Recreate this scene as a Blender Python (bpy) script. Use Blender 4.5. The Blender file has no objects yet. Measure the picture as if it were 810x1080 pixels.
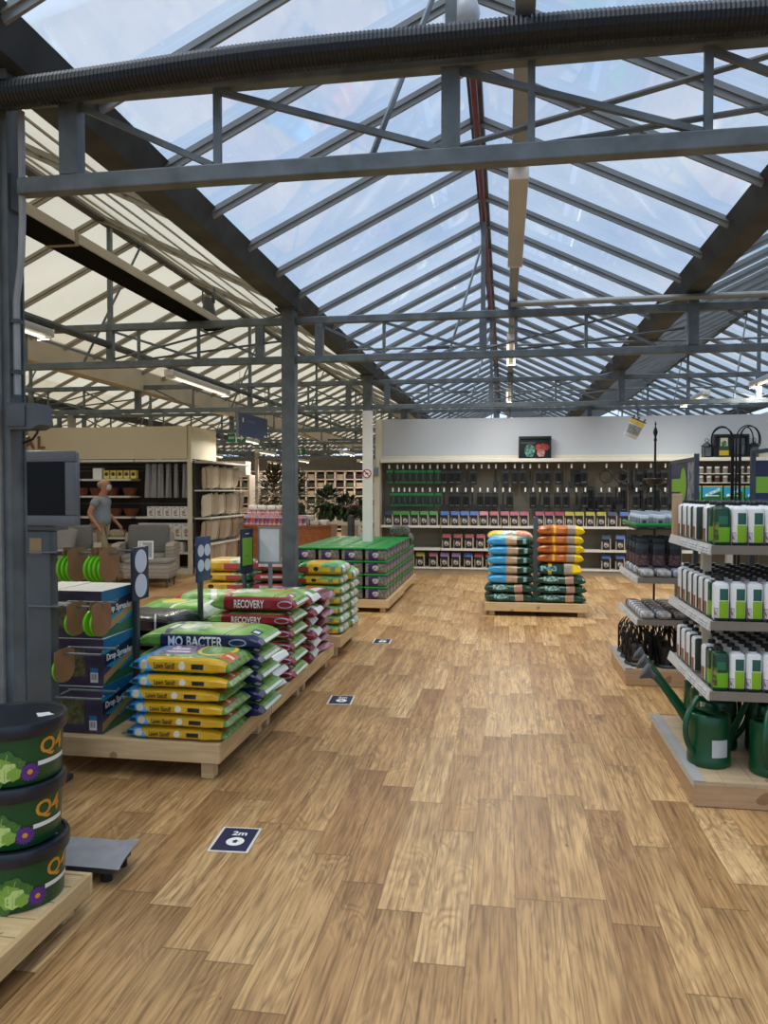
import bpy, bmesh, math, random
from mathutils import Vector, Matrix, noise
R = math.radians
PI = math.pi
SC = bpy.context.scene
COL = SC.collection
rnd = random.Random(7)

# ------------------------------------------------------------------ helpers
def lin(c):
    if isinstance(c, str):
        c = c.lstrip('#')
        c = [int(c[i:i + 2], 16) / 255 for i in (0, 2, 4)]
    return tuple((v / 12.92 if v <= .04045 else ((v + .055) / 1.055) ** 2.4) for v in c[:3]) + (1,)

MATS = {}
class NT:
    """small node-tree writer"""
    def __init__(s, name):
        s.m = bpy.data.materials.new(name); s.m.use_nodes = True
        s.t = s.m.node_tree; s.t.nodes.clear()
        s.out = s.n('ShaderNodeOutputMaterial')
    def n(s, typ, **kw):
        nd = s.t.nodes.new(typ)
        for k, v in kw.items(): setattr(nd, k, v)
        return nd
    def l(s, a, b): s.t.links.new(a, b)
    def math(s, op, a, b=None, c=None):
        nd = s.n('ShaderNodeMath', operation=op)
        for i, v in enumerate((a, b, c)):
            if v is None: continue
            if isinstance(v, (int, float)): nd.inputs[i].default_value = v
            else: s.l(v, nd.inputs[i])
        return nd.outputs[0]
    def mix(s, f, a, b):
        nd = s.n('ShaderNodeMix', data_type='RGBA')
        for sock, v in ((nd.inputs[0], f), (nd.inputs[6], a), (nd.inputs[7], b)):
            if isinstance(v, (int, float)): sock.default_value = v
            elif isinstance(v, tuple): sock.default_value = v
            else: s.l(v, sock)
        return nd.outputs[2]
    def coords(s):
        if not hasattr(s, '_c'): s._c = s.n('ShaderNodeTexCoord')
        return s._c.outputs['Object']
    def sep(s):
        if not hasattr(s, '_s'):
            s._s = s.n('ShaderNodeSeparateXYZ'); s.l(s.coords(), s._s.inputs[0])
        return s._s
    def noise(s, scale, detail=3, vec=None, out=0):
        nd = s.n('ShaderNodeTexNoise'); nd.inputs['Scale'].default_value = scale; nd.inputs['Detail'].default_value = detail
        s.l(vec if vec is not None else s.coords(), nd.inputs['Vector'])
        return nd.outputs[out]
    def mapped(s, scale):
        nd = s.n('ShaderNodeMapping'); nd.inputs['Scale'].default_value = scale; s.l(s.coords(), nd.inputs[0]); return nd.outputs[0]
    def ramp(s, f, stops):
        nd = s.n('ShaderNodeValToRGB'); cr = nd.color_ramp
        while len(cr.elements) < len(stops): cr.elements.new(.5)
        for e, (p, c) in zip(cr.elements, stops): e.position = p; e.color = c if isinstance(c, tuple) else lin(c)
        s.l(f, nd.inputs[0]); return nd.outputs[0]
    def bsdf(s, col, rough=.5, metal=0, spec=.5, bump=None, bstr=.2, bdist=.01):
        p = s.n('ShaderNodeBsdfPrincipled')
        if isinstance(col, tuple): p.inputs['Base Color'].default_value = col
        else: s.l(col, p.inputs['Base Color'])
        if isinstance(rough, (int, float)): p.inputs['Roughness'].default_value = rough
        else: s.l(rough, p.inputs['Roughness'])
        p.inputs['Metallic'].default_value = metal
        p.inputs['Specular IOR Level'].default_value = spec
        if bump is not None:
            b = s.n('ShaderNodeBump'); b.inputs['Strength'].default_value = bstr; b.inputs['Distance'].default_value = bdist
            s.l(bump, b.inputs['Height']); s.l(b.outputs[0], p.inputs['Normal'])
        s.l(p.outputs[0], s.out.inputs[0]); return p

def plain(name, col, rough=.5, metal=0, var=.12, scale=6, bump=0, spec=.5):
    """one colour with gentle procedural mottling"""
    if name in MATS: return MATS[name]
    t = NT(name); c = lin(col)
    f = t.noise(scale, 4)
    d = tuple(max(0, v * (1 - var)) for v in c[:3]) + (1,); e = tuple(min(1, v * (1 + var)) for v in c[:3]) + (1,)
    cc = t.ramp(f, [(.3, d), (.7, e)])
    t.bsdf(cc, rough, metal, spec, f if bump else None, bump)
    MATS[name] = t.m; return t.m

def emit(name, col, st):
    if name in MATS: return MATS[name]
    t = NT(name); e = t.n('ShaderNodeEmission'); e.inputs[0].default_value = lin(col); e.inputs[1].default_value = st
    t.l(e.outputs[0], t.out.inputs[0]); MATS[name] = t.m; return t.m

def pattern(name, base, layers, rough=.4, bump=.15, bscale=22, spec=.5):
    """printed pattern: coloured zones of the object's own space. conds: ('x',lo,hi) | ('lin',(a,b,c),lo,hi) | ('ell',centre,radii)
    colour: hex, or (hex,hex,scale) for a mottled picture"""
    if name in MATS: return MATS[name]
    t = NT(name)
    def colour(c):
        if isinstance(c, str): return lin(c)
        return t.ramp(t.noise(c[2], 2), [(.38, c[0]), (.62, c[1])])
    cur = colour(base)
    for c, conds in layers:
        m = None
        for cd in conds:
            if cd[0] == 'ell':
                v = t.n('ShaderNodeVectorMath', operation='SUBTRACT'); t.l(t.coords(), v.inputs[0]); v.inputs[1].default_value = cd[1]
                w = t.n('ShaderNodeVectorMath', operation='DIVIDE'); t.l(v.outputs[0], w.inputs[0]); w.inputs[1].default_value = cd[2]
                ln = t.n('ShaderNodeVectorMath', operation='LENGTH'); t.l(w.outputs[0], ln.inputs[0])
                k = t.math('LESS_THAN', ln.outputs['Value'], 1.0)
            elif cd[0] == 'lin':
                v = t.n('ShaderNodeVectorMath', operation='DOT_PRODUCT'); t.l(t.coords(), v.inputs[0]); v.inputs[1].default_value = cd[1]
                k = t.math('COMPARE', v.outputs['Value'], (cd[2] + cd[3]) / 2, (cd[3] - cd[2]) / 2)
            else:
                k = t.math('COMPARE', t.sep().outputs['XYZ'.index(cd[0].upper())], (cd[1] + cd[2]) / 2, (cd[2] - cd[1]) / 2)
            m = k if m is None else t.math('MULTIPLY', m, k)
        cur = t.mix(m, cur, colour(c))
    t.bsdf(cur, rough, 0, spec, t.noise(bscale, 3) if bump else None, bump, .012)
    MATS[name] = t.m; return t.m

class MB:
    """mesh builder: shapes gathered into ONE mesh"""
    def __init__(s): s.b = bmesh.new()
    def _tag(s, faces, mi):
        for f in faces: f.material_index = mi
    def box(s, x0, x1, y0, y1, z0, z1, bev=0, mi=0, M=None, seg=2):
        b = bmesh.new()
        vs = [b.verts.new(p) for p in ((x0, y0, z0), (x1, y0, z0), (x1, y1, z0), (x0, y1, z0), (x0, y0, z1), (x1, y0, z1), (x1, y1, z1), (x0, y1, z1))]
        for q in ((3, 2, 1, 0), (4, 5, 6, 7), (0, 1, 5, 4), (1, 2, 6, 5), (2, 3, 7, 6), (3, 0, 4, 7)): b.faces.new([vs[i] for i in q])
        if bev: bmesh.ops.bevel(b, geom=b.edges[:], offset=min(bev, .49 * min(abs(x1 - x0), abs(y1 - y0), abs(z1 - z0))), segments=seg, affect='EDGES', profile=.5)
        s.join(b, mi, M); return s
    def join(s, b, mi=0, M=None):
        if M is not None: bmesh.ops.transform(b, matrix=M, verts=b.verts)
        mp = {}
        for v in b.verts: mp[v] = s.b.verts.new(v.co)
        for f in b.faces:
            try:
                g = s.b.faces.new([mp[v] for v in f.verts]); g.material_index = mi if mi is not None else f.material_index
            except ValueError: pass
        b.free()
    def bar(s, p, q, w, h=None, mi=0, up=(0, 0, 1)):
        """rectangular bar from p to q"""
        p, q = Vector(p), Vector(q); d = (q - p); L = d.length; d.normalize(); u = Vector(up)
        if abs(d.dot(u)) > .99: u = Vector((0, 1, 0))
        r = d.cross(u).normalized(); u = r.cross(d); h = h or w
        vs = [s.b.verts.new(o + r * a * w / 2 + u * c * h / 2) for o in (p, q) for a, c in ((-1, -1), (1, -1), (1, 1), (-1, 1))]
        fs = [s.b.faces.new([vs[i] for i in k]) for k in ((3, 2, 1, 0), (4, 5, 6, 7), (0, 1, 5, 4), (1, 2, 6, 5), (2, 3, 7, 6), (3, 0, 4, 7))]
        s._tag(fs, mi); return s
    def tube(s, pts, r, n=10, mi=0, cap=True, closed=False):
        pts = [Vector(p) for p in pts]; m = len(pts); rs = r if isinstance(r, (list, tuple)) else [r] * m
        rings = []; ref = None
        for i, p in enumerate(pts):
            a = pts[i - 1] if i or closed else p; c = pts[(i + 1) % m] if i < m - 1 or closed else p
            d = (c - a).normalized()
            if ref is None: ref = Vector((0, 0, 1)) if abs(d.z) < .9 else Vector((1, 0, 0))
            x = d.cross(ref).normalized(); y = x.cross(d).normalized(); ref = y
            rings.append([s.b.verts.new(p + (x * math.cos(2 * PI * k / n) + y * math.sin(2 * PI * k / n)) * rs[i]) for k in range(n)])
        for i in range(m if closed else m - 1):
            A, B = rings[i], rings[(i + 1) % m]
            for k in range(n): s._tag([s.b.faces.new((A[k], A[(k + 1) % n], B[(k + 1) % n], B[k]))], mi)
        if cap and not closed: s._tag([s.b.faces.new(rings[0][::-1]), s.b.faces.new(rings[-1])], mi)
        return s
    def lathe(s, prof, n=24, c=(0, 0, 0), mi=0, M=None, sx=1, sy=1):
        b = bmesh.new(); rings = []
        for r, z in prof:
            if r < 1e-6: rings.append([b.verts.new((c[0], c[1], c[2] + z))])
            else: rings.append([b.verts.new((c[0] + sx * r * math.cos(2 * PI * k / n), c[1] + sy * r * math.sin(2 * PI * k / n), c[2] + z)) for k in range(n)])
        for A, B in zip(rings, rings[1:]):
            for k in range(n):
                k2 = (k + 1) % n
                if len(A) == 1 and len(B) == 1: continue
                if len(A) == 1: b.faces.new((A[0], B[k2], B[k]))
                elif len(B) == 1: b.faces.new((A[k], A[k2], B[0]))
                else: b.faces.new((A[k], A[k2], B[k2], B[k]))
        s.join(b, mi, M); return s
    def prism(s, poly, axis, a, c, mi=0, M=None):
        """2-D outline swept along an axis from a to c"""
        b = bmesh.new()
        P = lambda u, v, w: {'x': (w, u, v), 'y': (u, w, v), 'z': (u, v, w)}[axis]
        A = [b.verts.new(P(u, v, a)) for u, v in poly]; B = [b.verts.new(P(u, v, c)) for u, v in poly]; n = len(poly)
        b.faces.new(A[::-1]); b.faces.new(B)
        for k in range(n): b.faces.new((A[k], A[(k + 1) % n], B[(k + 1) % n], B[k]))
        bmesh.ops.recalc_face_normals(b, faces=b.faces)
        s.join(b, mi, M); return s
    def quad(s, *p, mi=0):
        s._tag([s.b.faces.new([s.b.verts.new(q) for q in p])], mi); return s
    def ball(s, c, rx, ry=None, rz=None, n=14, mi=0, M=None):
        b = bmesh.new(); bmesh.ops.create_uvsphere(b, u_segments=n, v_segments=max(6, n * 2 // 3), radius=1)
        bmesh.ops.transform(b, matrix=Matrix.Translation(c) @ Matrix.Diagonal((rx, ry or rx, rz or rx, 1)), verts=b.verts)
        s.join(b, mi, M); return s
    def mesh(s, name, mats, smooth=None):
        me = bpy.data.meshes.new(name); bmesh.ops.recalc_face_normals(s.b, faces=s.b.faces) if smooth != 'keep' else None
        s.b.to_mesh(me); s.b.free()
        for m in (mats if isinstance(mats, (list, tuple)) else [mats]): me.materials.append(m)
        if smooth:
            for p in me.polygons: p.use_smooth = True
            if isinstance(smooth, (int, float)): me.set_sharp_from_angle(angle=R(smooth))
        return me

def O(name, data, mats=None, parent=None, loc=(0, 0, 0), rot=(0, 0, 0), smooth=35):
    if isinstance(data, MB): data = data.mesh(name, mats, smooth)
    o = bpy.data.objects.new(name, data); COL.objects.link(o)
    o.location = loc; o.rotation_euler = rot
    if parent: o.parent = parent
    return o
def tag(o, label, cat, group=None):
    o['label'] = label; o['category'] = cat
    if group: o['group'] = group
    return o
def T(name, label, cat, loc=(0, 0, 0), rz=0, group=None, rot=None):
    o = bpy.data.objects.new(name, None); COL.objects.link(o); o.empty_display_size = .1
    o.location = loc; o.rotation_euler = rot or (0, 0, rz)
    return tag(o, label, cat, group)
def S(name, data, mats=None, parent=None, **k):
    o = O(name, data, mats, parent, **k)
    if not parent: o['kind'] = 'structure'
    return o
KIDS = {}
def kids(o):
    return [c for c in COL.objects if c.parent == o]
def dup(root, label, loc, rz=None, rot=None, group=None):
    """a copy of a thing and of each of its parts and sub-parts"""
    if root.name not in KIDS:
        KIDS[root.name] = [(c, kids(c)) for c in kids(root)]
    r = root.copy(); COL.objects.link(r); r.location = loc
    if rot: r.rotation_euler = rot
    elif rz is not None: r.rotation_euler = (0, 0, rz)
    r['label'] = label
    if group: r['group'] = group
    for c, gs in KIDS[root.name]:
        d = c.copy(); COL.objects.link(d); d.parent = r
        for g in gs:
            e = g.copy(); COL.objects.link(e); e.parent = d
    return r
class Kind:
    """first call places the thing itself, later calls place copies"""
    def __init__(s, make): s.make = make; s.o = None
    def __call__(s, label, loc, rz=0, rot=None, group=None):
        if s.o is None:
            s.o = s.make(); o = s.o; o.location = loc; o.rotation_euler = rot or (0, 0, rz); o['label'] = label
            if group: o['group'] = group
            return o
        return dup(s.o, label, loc, rz, rot, group)
ORD = 'first second third fourth fifth sixth seventh eighth ninth tenth eleventh twelfth thirteenth fourteenth fifteenth sixteenth seventeenth eighteenth nineteenth twentieth'.split() + ['twenty-%s' % w for w in 'first second third fourth fifth sixth seventh eighth ninth'.split()] + ['thirtieth'] + ['thirty-%s' % w for w in 'first second third fourth fifth sixth seventh eighth ninth'.split()]
def updown(i, n):
    return 'topmost' if i == n - 1 else 'lowest' if i == 0 else ORD[i] + ' from the bottom'

TXT = {}
def text_mesh(s, size, mat, depth=.002, width=None):
    key = (s, size, mat.name, depth, width)
    if key in TXT: return TXT[key]
    cu = bpy.data.curves.new('lettering', 'FONT'); cu.body = s; cu.size = size; cu.align_x = 'CENTER'; cu.align_y = 'CENTER'; cu.extrude = depth / 2; cu.resolution_u = 3; cu.offset = size * .022
    o = bpy.data.objects.new('lettering', cu); COL.objects.link(o)
    dg = bpy.context.evaluated_depsgraph_get(); dg.update()
    me = bpy.data.meshes.new_from_object(o.evaluated_get(dg)); bpy.data.objects.remove(o); me.name = 'lettering'
    if width:
        w = max(v.co.x for v in me.vertices) - min(v.co.x for v in me.vertices)
        for v in me.vertices: v.co.x *= width / w
    me.materials.clear(); me.materials.append(mat); TXT[key] = me; return me
FRONT = (PI / 2, 0, 0)          # text standing up, read from -Y
def text(s, size, mat, parent, loc, rot=FRONT, width=None, depth=.002):
    return O('lettering', text_mesh(s, size, mat, depth, width), None, parent, loc, rot)

# ------------------------------------------------------------------ materials
steel = plain('galvanised_steel', '#646d71', .5, .35, .28, 9)
dsteel = plain('weathered_steel', '#4c5256', .6, .3, .35, 5)
gutm = plain('gutter_metal', '#3b4146', .75, .0, .4, 4)
alum = plain('aluminium', '#7f8485', .5, .3, .15, 4)
greyp = plain('grey_paint', '#6d7478', .5, 0, .1, 3)
darkgrey = plain('dark_grey_plastic', '#3a3f44', .45, 0, .1, 5)
black = plain('black_plastic', '#131516', .4, 0, .2, 6)
blackm = plain('black_metal', '#0e0f10', .45, .3, .2, 6)
white = plain('white_paint', '#dcdad4', .5, 0, .05, 3)
whitep = plain('white_plastic', '#e8e8e6', .35, 0, .04, 5)
cream = plain('cream_board', '#c9bfa5', .6, 0, .05, 1.2)
creampost = plain('cream_metal', '#cfc7b0', .5, 0, .05, 2)
hdr = plain('pale_grey_board', '#b4b8bc', .6, 0, .03, .8)
pegm = plain('peg_panel', '#77725f', .7, 0, .1, 3)
shelfw = plain('white_shelf', '#d9d6cb', .4, 0, .05, 3)
beige = plain('beige_metal', '#b3ab9c', .6, 0, .12, 2)
navy = plain('navy_print', '#1b2440', .4, 0, .1, 6)
lime = plain('lime_plastic', '#6cc01c', .35, 0, .12, 8)
limep = plain('lime_print', '#8cc92a', .4, 0, .08, 8)
gplastic = plain('green_plastic', '#0c4a2c', .28, 0, .15, 5)
glid = plain('green_lid', '#0d8434', .3, 0, .15, 6)
cardb = plain('cardboard', '#8a6540', .8, 0, .12, 12)
redp = plain('red_paint', '#6e1a28', .45, 0, .15, 5)
ink = plain('dark_ink', '#2b2214', .5, 0, 0)
wink = plain('white_ink', '#eceae4', .5, 0, 0)
gold = plain('gold_ink', '#d0902a', .5, 0, .1)
brownink = plain('brown_letters', '#7a4a2c', .5, 0, .1)
skin = plain('skin', '#b98468', .55, 0, .08, 20)

def wood(name, c1, c2, axis='x', rough=.6):
    t = NT(name); sc = {'x': (1.2, 14, 14), 'y': (14, 1.2, 14), 'z': (14, 14, 1.2)}[axis]
    f = t.noise(3.0, 5, t.mapped(sc)); k = t.noise(5, 1)
    c = t.ramp(f, [(.3, c1), (.7, c2)])
    kn = t.math('GREATER_THAN', k, .74)
    c = t.mix(t.math('MULTIPLY', kn, .55), c, lin('#6d4525'))
    t.bsdf(c, rough, 0, .4, f, .12, .004); MATS[name] = t.m; return t.m
pine = wood('pine_board', '#c9a878', '#dcc093', 'x')
piney = wood('pine_board_lengthwise', '#bf9d6c', '#d6b886', 'y')
oakb = wood('tan_panel', '#a58560', '#b89672', 'x')
decking = wood('pale_deck', '#ab9476', '#c1a988', 'x')
counterw = wood('orange_wood', '#9c5a2e', '#b87443', 'x', .4)

def floor_mat():
    t = NT('oak_plank_vinyl'); sp = t.sep(); W = .17
    u = t.math('DIVIDE', t.math('SUBTRACT', sp.outputs[0], .045), W)
    col = t.math('FLOOR', u); fu = t.math('FRACT', u)
    h = t.n('ShaderNodeTexWhiteNoise', noise_dimensions='1D'); t.l(col, h.inputs['W'])
    v = t.math('ADD', sp.outputs[1], t.math('MULTIPLY', h.outputs[0], 7.0))
    row = t.math('FLOOR', v); fv = t.math('FRACT', v)
    cb = t.n('ShaderNodeCombineXYZ'); t.l(col, cb.inputs[0]); t.l(row, cb.inputs[1])
    h2 = t.n('ShaderNodeTexWhiteNoise', noise_dimensions='3D'); t.l(cb.outputs[0], h2.inputs[0])
    hs = t.n('ShaderNodeSeparateColor'); t.l(h2.outputs['Color'], hs.inputs[0])
    # grain, shifted per plank
    def grain(ky, kx=1.0):
        g = t.n('ShaderNodeCombineXYZ')
        t.l(t.math('ADD', t.math('MULTIPLY', sp.outputs[0], kx), t.math('MULTIPLY', hs.outputs[0], 31)), g.inputs[0])
        t.l(t.math('ADD', t.math('MULTIPLY', sp.outputs[1], ky), t.math('MULTIPLY', hs.outputs[1], 17)), g.inputs[1])
        return g.outputs[0]
    n1 = t.noise(5.5, 3, grain(.24)); n1.node.inputs['Distortion'].default_value = .5
    wv = t.math('FRACT', t.math('MULTIPLY', n1, 15))                      # cathedral rings
    wv = t.math('POWER', t.math('ABSOLUTE', t.math('MULTIPLY', t.math('SUBTRACT', wv, .5), 2)), 1.6)
    n2 = t.noise(95, 3, grain(.045))
    n3 = t.noise(6, 3, grain(.35))
    n4 = t.noise(26, 2, grain(.05))
    base = t.ramp(hs.outputs[2], [(0, '#a88052'), (.3, '#b89160'), (.7, '#c59f6c'), (1, '#d0ad7c')])
    base = t.mix(t.math('MULTIPLY', wv, t.math('MULTIPLY', t.ramp(n3, [(.4, (0, 0, 0, 1)), (.62, (1, 1, 1, 1))]), .62)), base, lin('#80603c'))
    def mul(fac, c, f, stops):
        k = t.n('ShaderNodeMix', data_type='RGBA', blend_type='MULTIPLY'); k.inputs[0].default_value = fac
        t.l(c, k.inputs[6]); t.l(t.ramp(f, stops), k.inputs[7]); return k.outputs[2]
    c = mul(.75, base, n2, [(.33, (.42, .37, .31, 1)), (.56, (1.03, 1.03, 1.03, 1))])
    c = mul(.7, c, n4, [(.3, (.58, .53, .46, 1)), (.6, (1.08, 1.08, 1.08, 1))])
    c = mul(.6, c, n3, [(.3, (.75, .7, .64, 1)), (.6, (1.12, 1.12, 1.12, 1))])
    c = mul(.55, c, fv, [(.0, (1.08, 1.08, 1.08, 1)), (.6, (1, 1, 1, 1)), (1, (.62, .58, .52, 1))])
    kn = t.math('GREATER_THAN', t.noise(30, 1, grain(.5)), .80)
    c = t.mix(t.math('MULTIPLY', kn, .6), c, lin('#4d3018'))
    e1 = t.math('LESS_THAN', t.math('ABSOLUTE', t.math('SUBTRACT', fu, .5)), .489)
    e2 = t.math('LESS_THAN', t.math('ABSOLUTE', t.math('SUBTRACT', fv, .5)), .4965)
    edge = t.math('SUBTRACT', 1, t.math('MULTIPLY', e1, e2))
    c = t.mix(t.math('MULTIPLY', edge, .5), c, lin('#5d3e20'))
    ro = t.math('ADD', .34, t.math('MULTIPLY', n2, .2))
    t.bsdf(c, ro, 0, .5, t.math('SUBTRACT', n2, edge), .06, .003)
    return t.m

def glass_mat(name, tint, dirt, dcol):
    t = NT(name)
    tr = t.n('ShaderNodeBsdfTransparent'); tr.inputs[0].default_value = tint
    gl = t.n('ShaderNodeBsdfGlossy'); gl.inputs['Roughness'].default_value = .05
    fr = t.n('ShaderNodeFresnel'); fr.inputs[0].default_value = 1.3
    m1 = t.n('ShaderNodeMixShader'); t.l(t.math('MULTIPLY', fr.outputs[0], .35), m1.inputs[0]); t.l(tr.outputs[0], m1.inputs[1]); t.l(gl.outputs[0], m1.inputs[2])
    df = t.n('ShaderNodeBsdfDiffuse'); df.inputs[0].default_value = lin(dcol)
    tl = t.n('ShaderNodeBsdfTranslucent'); tl.inputs[0].default_value = lin(dcol)
    ms = t.n('ShaderNodeMixShader'); ms.inputs[0].default_value = .75; t.l(df.outputs[0], ms.inputs[1]); t.l(tl.outputs[0], ms.inputs[2])
    a = t.noise(1.3, 4); b = t.noise(26, 3)
    f = t.math('MULTIPLY', t.ramp(a, [(.42, (0, 0, 0, 1)), (.72, (1, 1, 1, 1))]), dirt)
    sp = t.math('MULTIPLY', t.math('GREATER_THAN', b, .72), .3)
    f = t.math('MINIMUM', t.math('ADD', t.math('ADD', f, sp), .03), .8)
    m2 = t.n('ShaderNodeMixShader'); t.l(f, m2.inputs[0]); t.l(m1.outputs[0], m2.inputs[1]); t.l(ms.outputs[0], m2.inputs[2])
    t.l(m2.outputs[0], t.out.inputs[0]); return t.m
glass = glass_mat('clear_roof_glass', (.93, .96, 1, 1), .2, '#c9d2da')
dglass = glass_mat('grimy_roof_glass', (.82, .87, .9, 1), .3, '#b8c0c4')

def cream_roof():
    t = NT('shaded_roof_glass')
    df = t.n('ShaderNodeBsdfDiffuse'); tl = t.n('ShaderNodeBsdfTranslucent')
    n = t.noise(.7, 4)
    c = t.ramp(n, [(.3, '#b9ac90'), (.7, '#c9bda2')])
    t.l(c, df.inputs[0]); t.l(c, tl.inputs[0])
    m = t.n('ShaderNodeMixShader'); m.inputs[0].default_value = .8; t.l(df.outputs[0], m.inputs[1]); t.l(tl.outputs[0], m.inputs[2])
    tr = t.n('ShaderNodeBsdfTransparent'); tr.inputs[0].default_value = (1, .94, .80, 1)
    m2 = t.n('ShaderNodeMixShader'); m2.inputs[0].default_value = .16; t.l(m.outputs[0], m2.inputs[1]); t.l(tr.outputs[0], m2.inputs[2])
    t.l(m2.outputs[0], t.out.inputs[0]); return t.m
creamg = cream_roof()

# ------------------------------------------------------------------ camera, sky, sun
yaw = math.atan(128 / 811); pit = math.atan(23 / 811 * math.cos(yaw))
cyw, syw, cpt, spt = math.cos(yaw), math.sin(yaw), math.cos(pit), math.sin(pit)
fw = Vector((-syw * cpt, cyw * cpt, -spt)); rt = Vector((cyw, syw, 0)); up = Vector((-syw * spt, cyw * spt, cpt))
cam = bpy.data.cameras.new('camera'); co = bpy.data.objects.new('camera', cam); COL.objects.link(co)
cam.sensor_width = 36; cam.lens = 36 * 811 / 1080; cam.clip_end = 300; cam.clip_start = .05
co.matrix_world = Matrix(((rt.x, up.x, -fw.x, 0), (rt.y, up.y, -fw.y, 0), (rt.z, up.z, -fw.z, 1.55), (0, 0, 0, 1)))
SC.camera = co

w = bpy.data.worlds.new('sky'); SC.world = w; w.use_nodes = True; nt = w.node_tree; nt.nodes.clear()
o_ = nt.nodes.new('ShaderNodeOutputWorld'); bg = nt.nodes.new('ShaderNodeBackground'); tc = nt.nodes.new('ShaderNodeTexCoord')
mp = nt.nodes.new('ShaderNodeMapping'); mp.inputs['Scale'].default_value = (1.3, 1.3, 3.2); mp.inputs['Location'].default_value = (3.1, .4, 1.2)
nz = nt.nodes.new('ShaderNodeTexNoise'); nz.inputs['Scale'].default_value = 1.7; nz.inputs['Detail'].default_value = 6; nz.inputs['Distortion'].default_value = .3
rp = nt.nodes.new('ShaderNodeValToRGB'); e = rp.color_ramp.elements
e[0].position = .36; e[0].color = (.35, .54, .86, 1); e[1].position = .66; e[1].color = (.68, .80, .95, 1)
sx = nt.nodes.new('ShaderNodeSeparateXYZ'); st = nt.nodes.new('ShaderNodeMath'); st.operation = 'GREATER_THAN'; st.inputs[1].default_value = -.01
mx = nt.nodes.new('ShaderNodeMix'); mx.data_type = 'RGBA'; mx.inputs[6].default_value = (.22, .21, .18, 1)
for a, b in ((tc.outputs['Generated'], mp.inputs[0]), (mp.outputs[0], nz.inputs['Vector']), (nz.outputs[0], rp.inputs[0]), (tc.outputs['Generated'], sx.inputs[0]), (sx.outputs[2], st.inputs[0]),
             (st.outputs[0], mx.inputs[0]), (rp.outputs[0], mx.inputs[7]), (mx.outputs[2], bg.inputs[0]), (bg.outputs[0], o_.inputs[0])): nt.links.new(a, b)
bg.inputs[1].default_value = 1.0
sun = bpy.data.lights.new('sun', 'SUN'); sun.energy = 2.6; sun.angle = R(60); sun.color = (1, .95, .86)
so = bpy.data.objects.new('sun', sun); COL.objects.link(so); so.rotation_euler = (R(12), R(-10), 0)
SC.view_settings.view_transform = 'Standard'; SC.view_settings.look = 'None'; SC.view_settings.gamma = 1; SC.view_settings.use_curve_mapping = False
SC.view_settings.exposure = 0.32
SC.cycles.transparent_max_bounces = 16; SC.cycles.max_bounces = 6; SC.cycles.diffuse_bounces = 3; SC.cycles.glossy_bounces = 3

# ------------------------------------------------------------------ the setting
Y0, YM, YL = -1.5, 25.0, 38.0
S('floor', MB().quad((-16.2, -4, 0), (8, -4, 0), (8, 40, 0), (-16.2, 40, 0)), floor_mat(), smooth=None)
S('wall_left', MB().box(-16.3, -16.15, Y0, 39, 0, 3.4), cream, smooth=None)
S('wall_right', MB().box(5.75, 5.85, Y0, 26, 0, 3.3), plain('frosted_side', '#9aa5a8', .4), smooth=None)
S('wall_back', MB().box(-16.2, -2.6, 29.2, 29.35, 0, 2.9), plain('far_wall', '#6b6358', .8), smooth=None)
PITCH = 3.51; GX = [-1.955 + PITCH * k for k in range(-4, 3)]; ZG, ZR = 3.33, 4.11
LEFT = lambda i: i < 4
for i, gx in enumerate(GX):
    y1 = YL if i < 4 else YM
    if i == 4: y1 = YL
    if i == 3:
        S('ceiling_gutter', MB().prism([(gx - .13, 3.36), (gx - .10, 3.04), (gx + .10, 3.04), (gx + .13, 3.36)], 'y', Y0, y1), beige, smooth=None)
    else:
        S('ceiling_gutter', MB().prism([(gx - .15, 3.33), (gx - .13, 3.29), (gx - .08, 3.2), (gx + .08, 3.2), (gx + .13, 3.29), (gx + .15, 3.33), (gx + .02, 3.30), (gx - .02, 3.30)], 'y', Y0, y1), gutm, smooth=None)
for i in range(6):
    a, b = GX[i] + .13, GX[i + 1] - .13; m = (a + b) / 2; lf = i < 4; y1 = YL if lf else YM
    gm = creamg if lf else (glass if i == 4 else dglass)
    for sd, x in ((0, a), (1, b)):
        c = S('ceiling', MB().quad((x, Y0, ZG), (m, Y0, ZR), (m, y1, ZR), (x, y1, ZG)), gm, smooth=None)
        mb = MB(); k0 = int((Y0 - 4.655) / .68)
        y = 4.655 + k0 * .68; j = 0
        dz = Vector((x - m, 0, ZG - ZR)).normalized(); nrm = Vector((-dz.z, 0, dz.x)) * (1 if -dz.z * 0 + dz.x * (x - m) > 0 else -1)
        dn = Vector((0, 0, -1))
        step = .68 if not (lf and sd == 1 and i == 3) else 2.04
        while y < y1:
            p, q = Vector((x, y, ZG - .018)), Vector((m, y, ZR - .018))
            mb.bar(p, q, .012, .03); mb.bar(p + Vector((0, 0, -.018)), q + Vector((0, 0, -.018)), .036, .012); mb.bar(p + Vector((0, 0, -.04)), q + Vector((0, 0, -.04)), .016, .034)
            y += step
        if lf and sd == 1:
            for fr in (.2, .38, .56, .74, .88):
                xx = x + (m - x) * fr; zz = ZG + (ZR - ZG) * fr - .05
                mb.bar((xx, Y0, zz), (xx, y1, zz), .012, .012)
        S('glazing_bars', mb, alum if not lf else plain('warm_aluminium', '#8d887c', .5, .4, .15, 4), c, smooth=None)
    S('ceiling_beam', MB().box(m - .045, m + .045, Y0, y1, ZR - .07, ZR + .04), dsteel, smooth=None)

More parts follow.
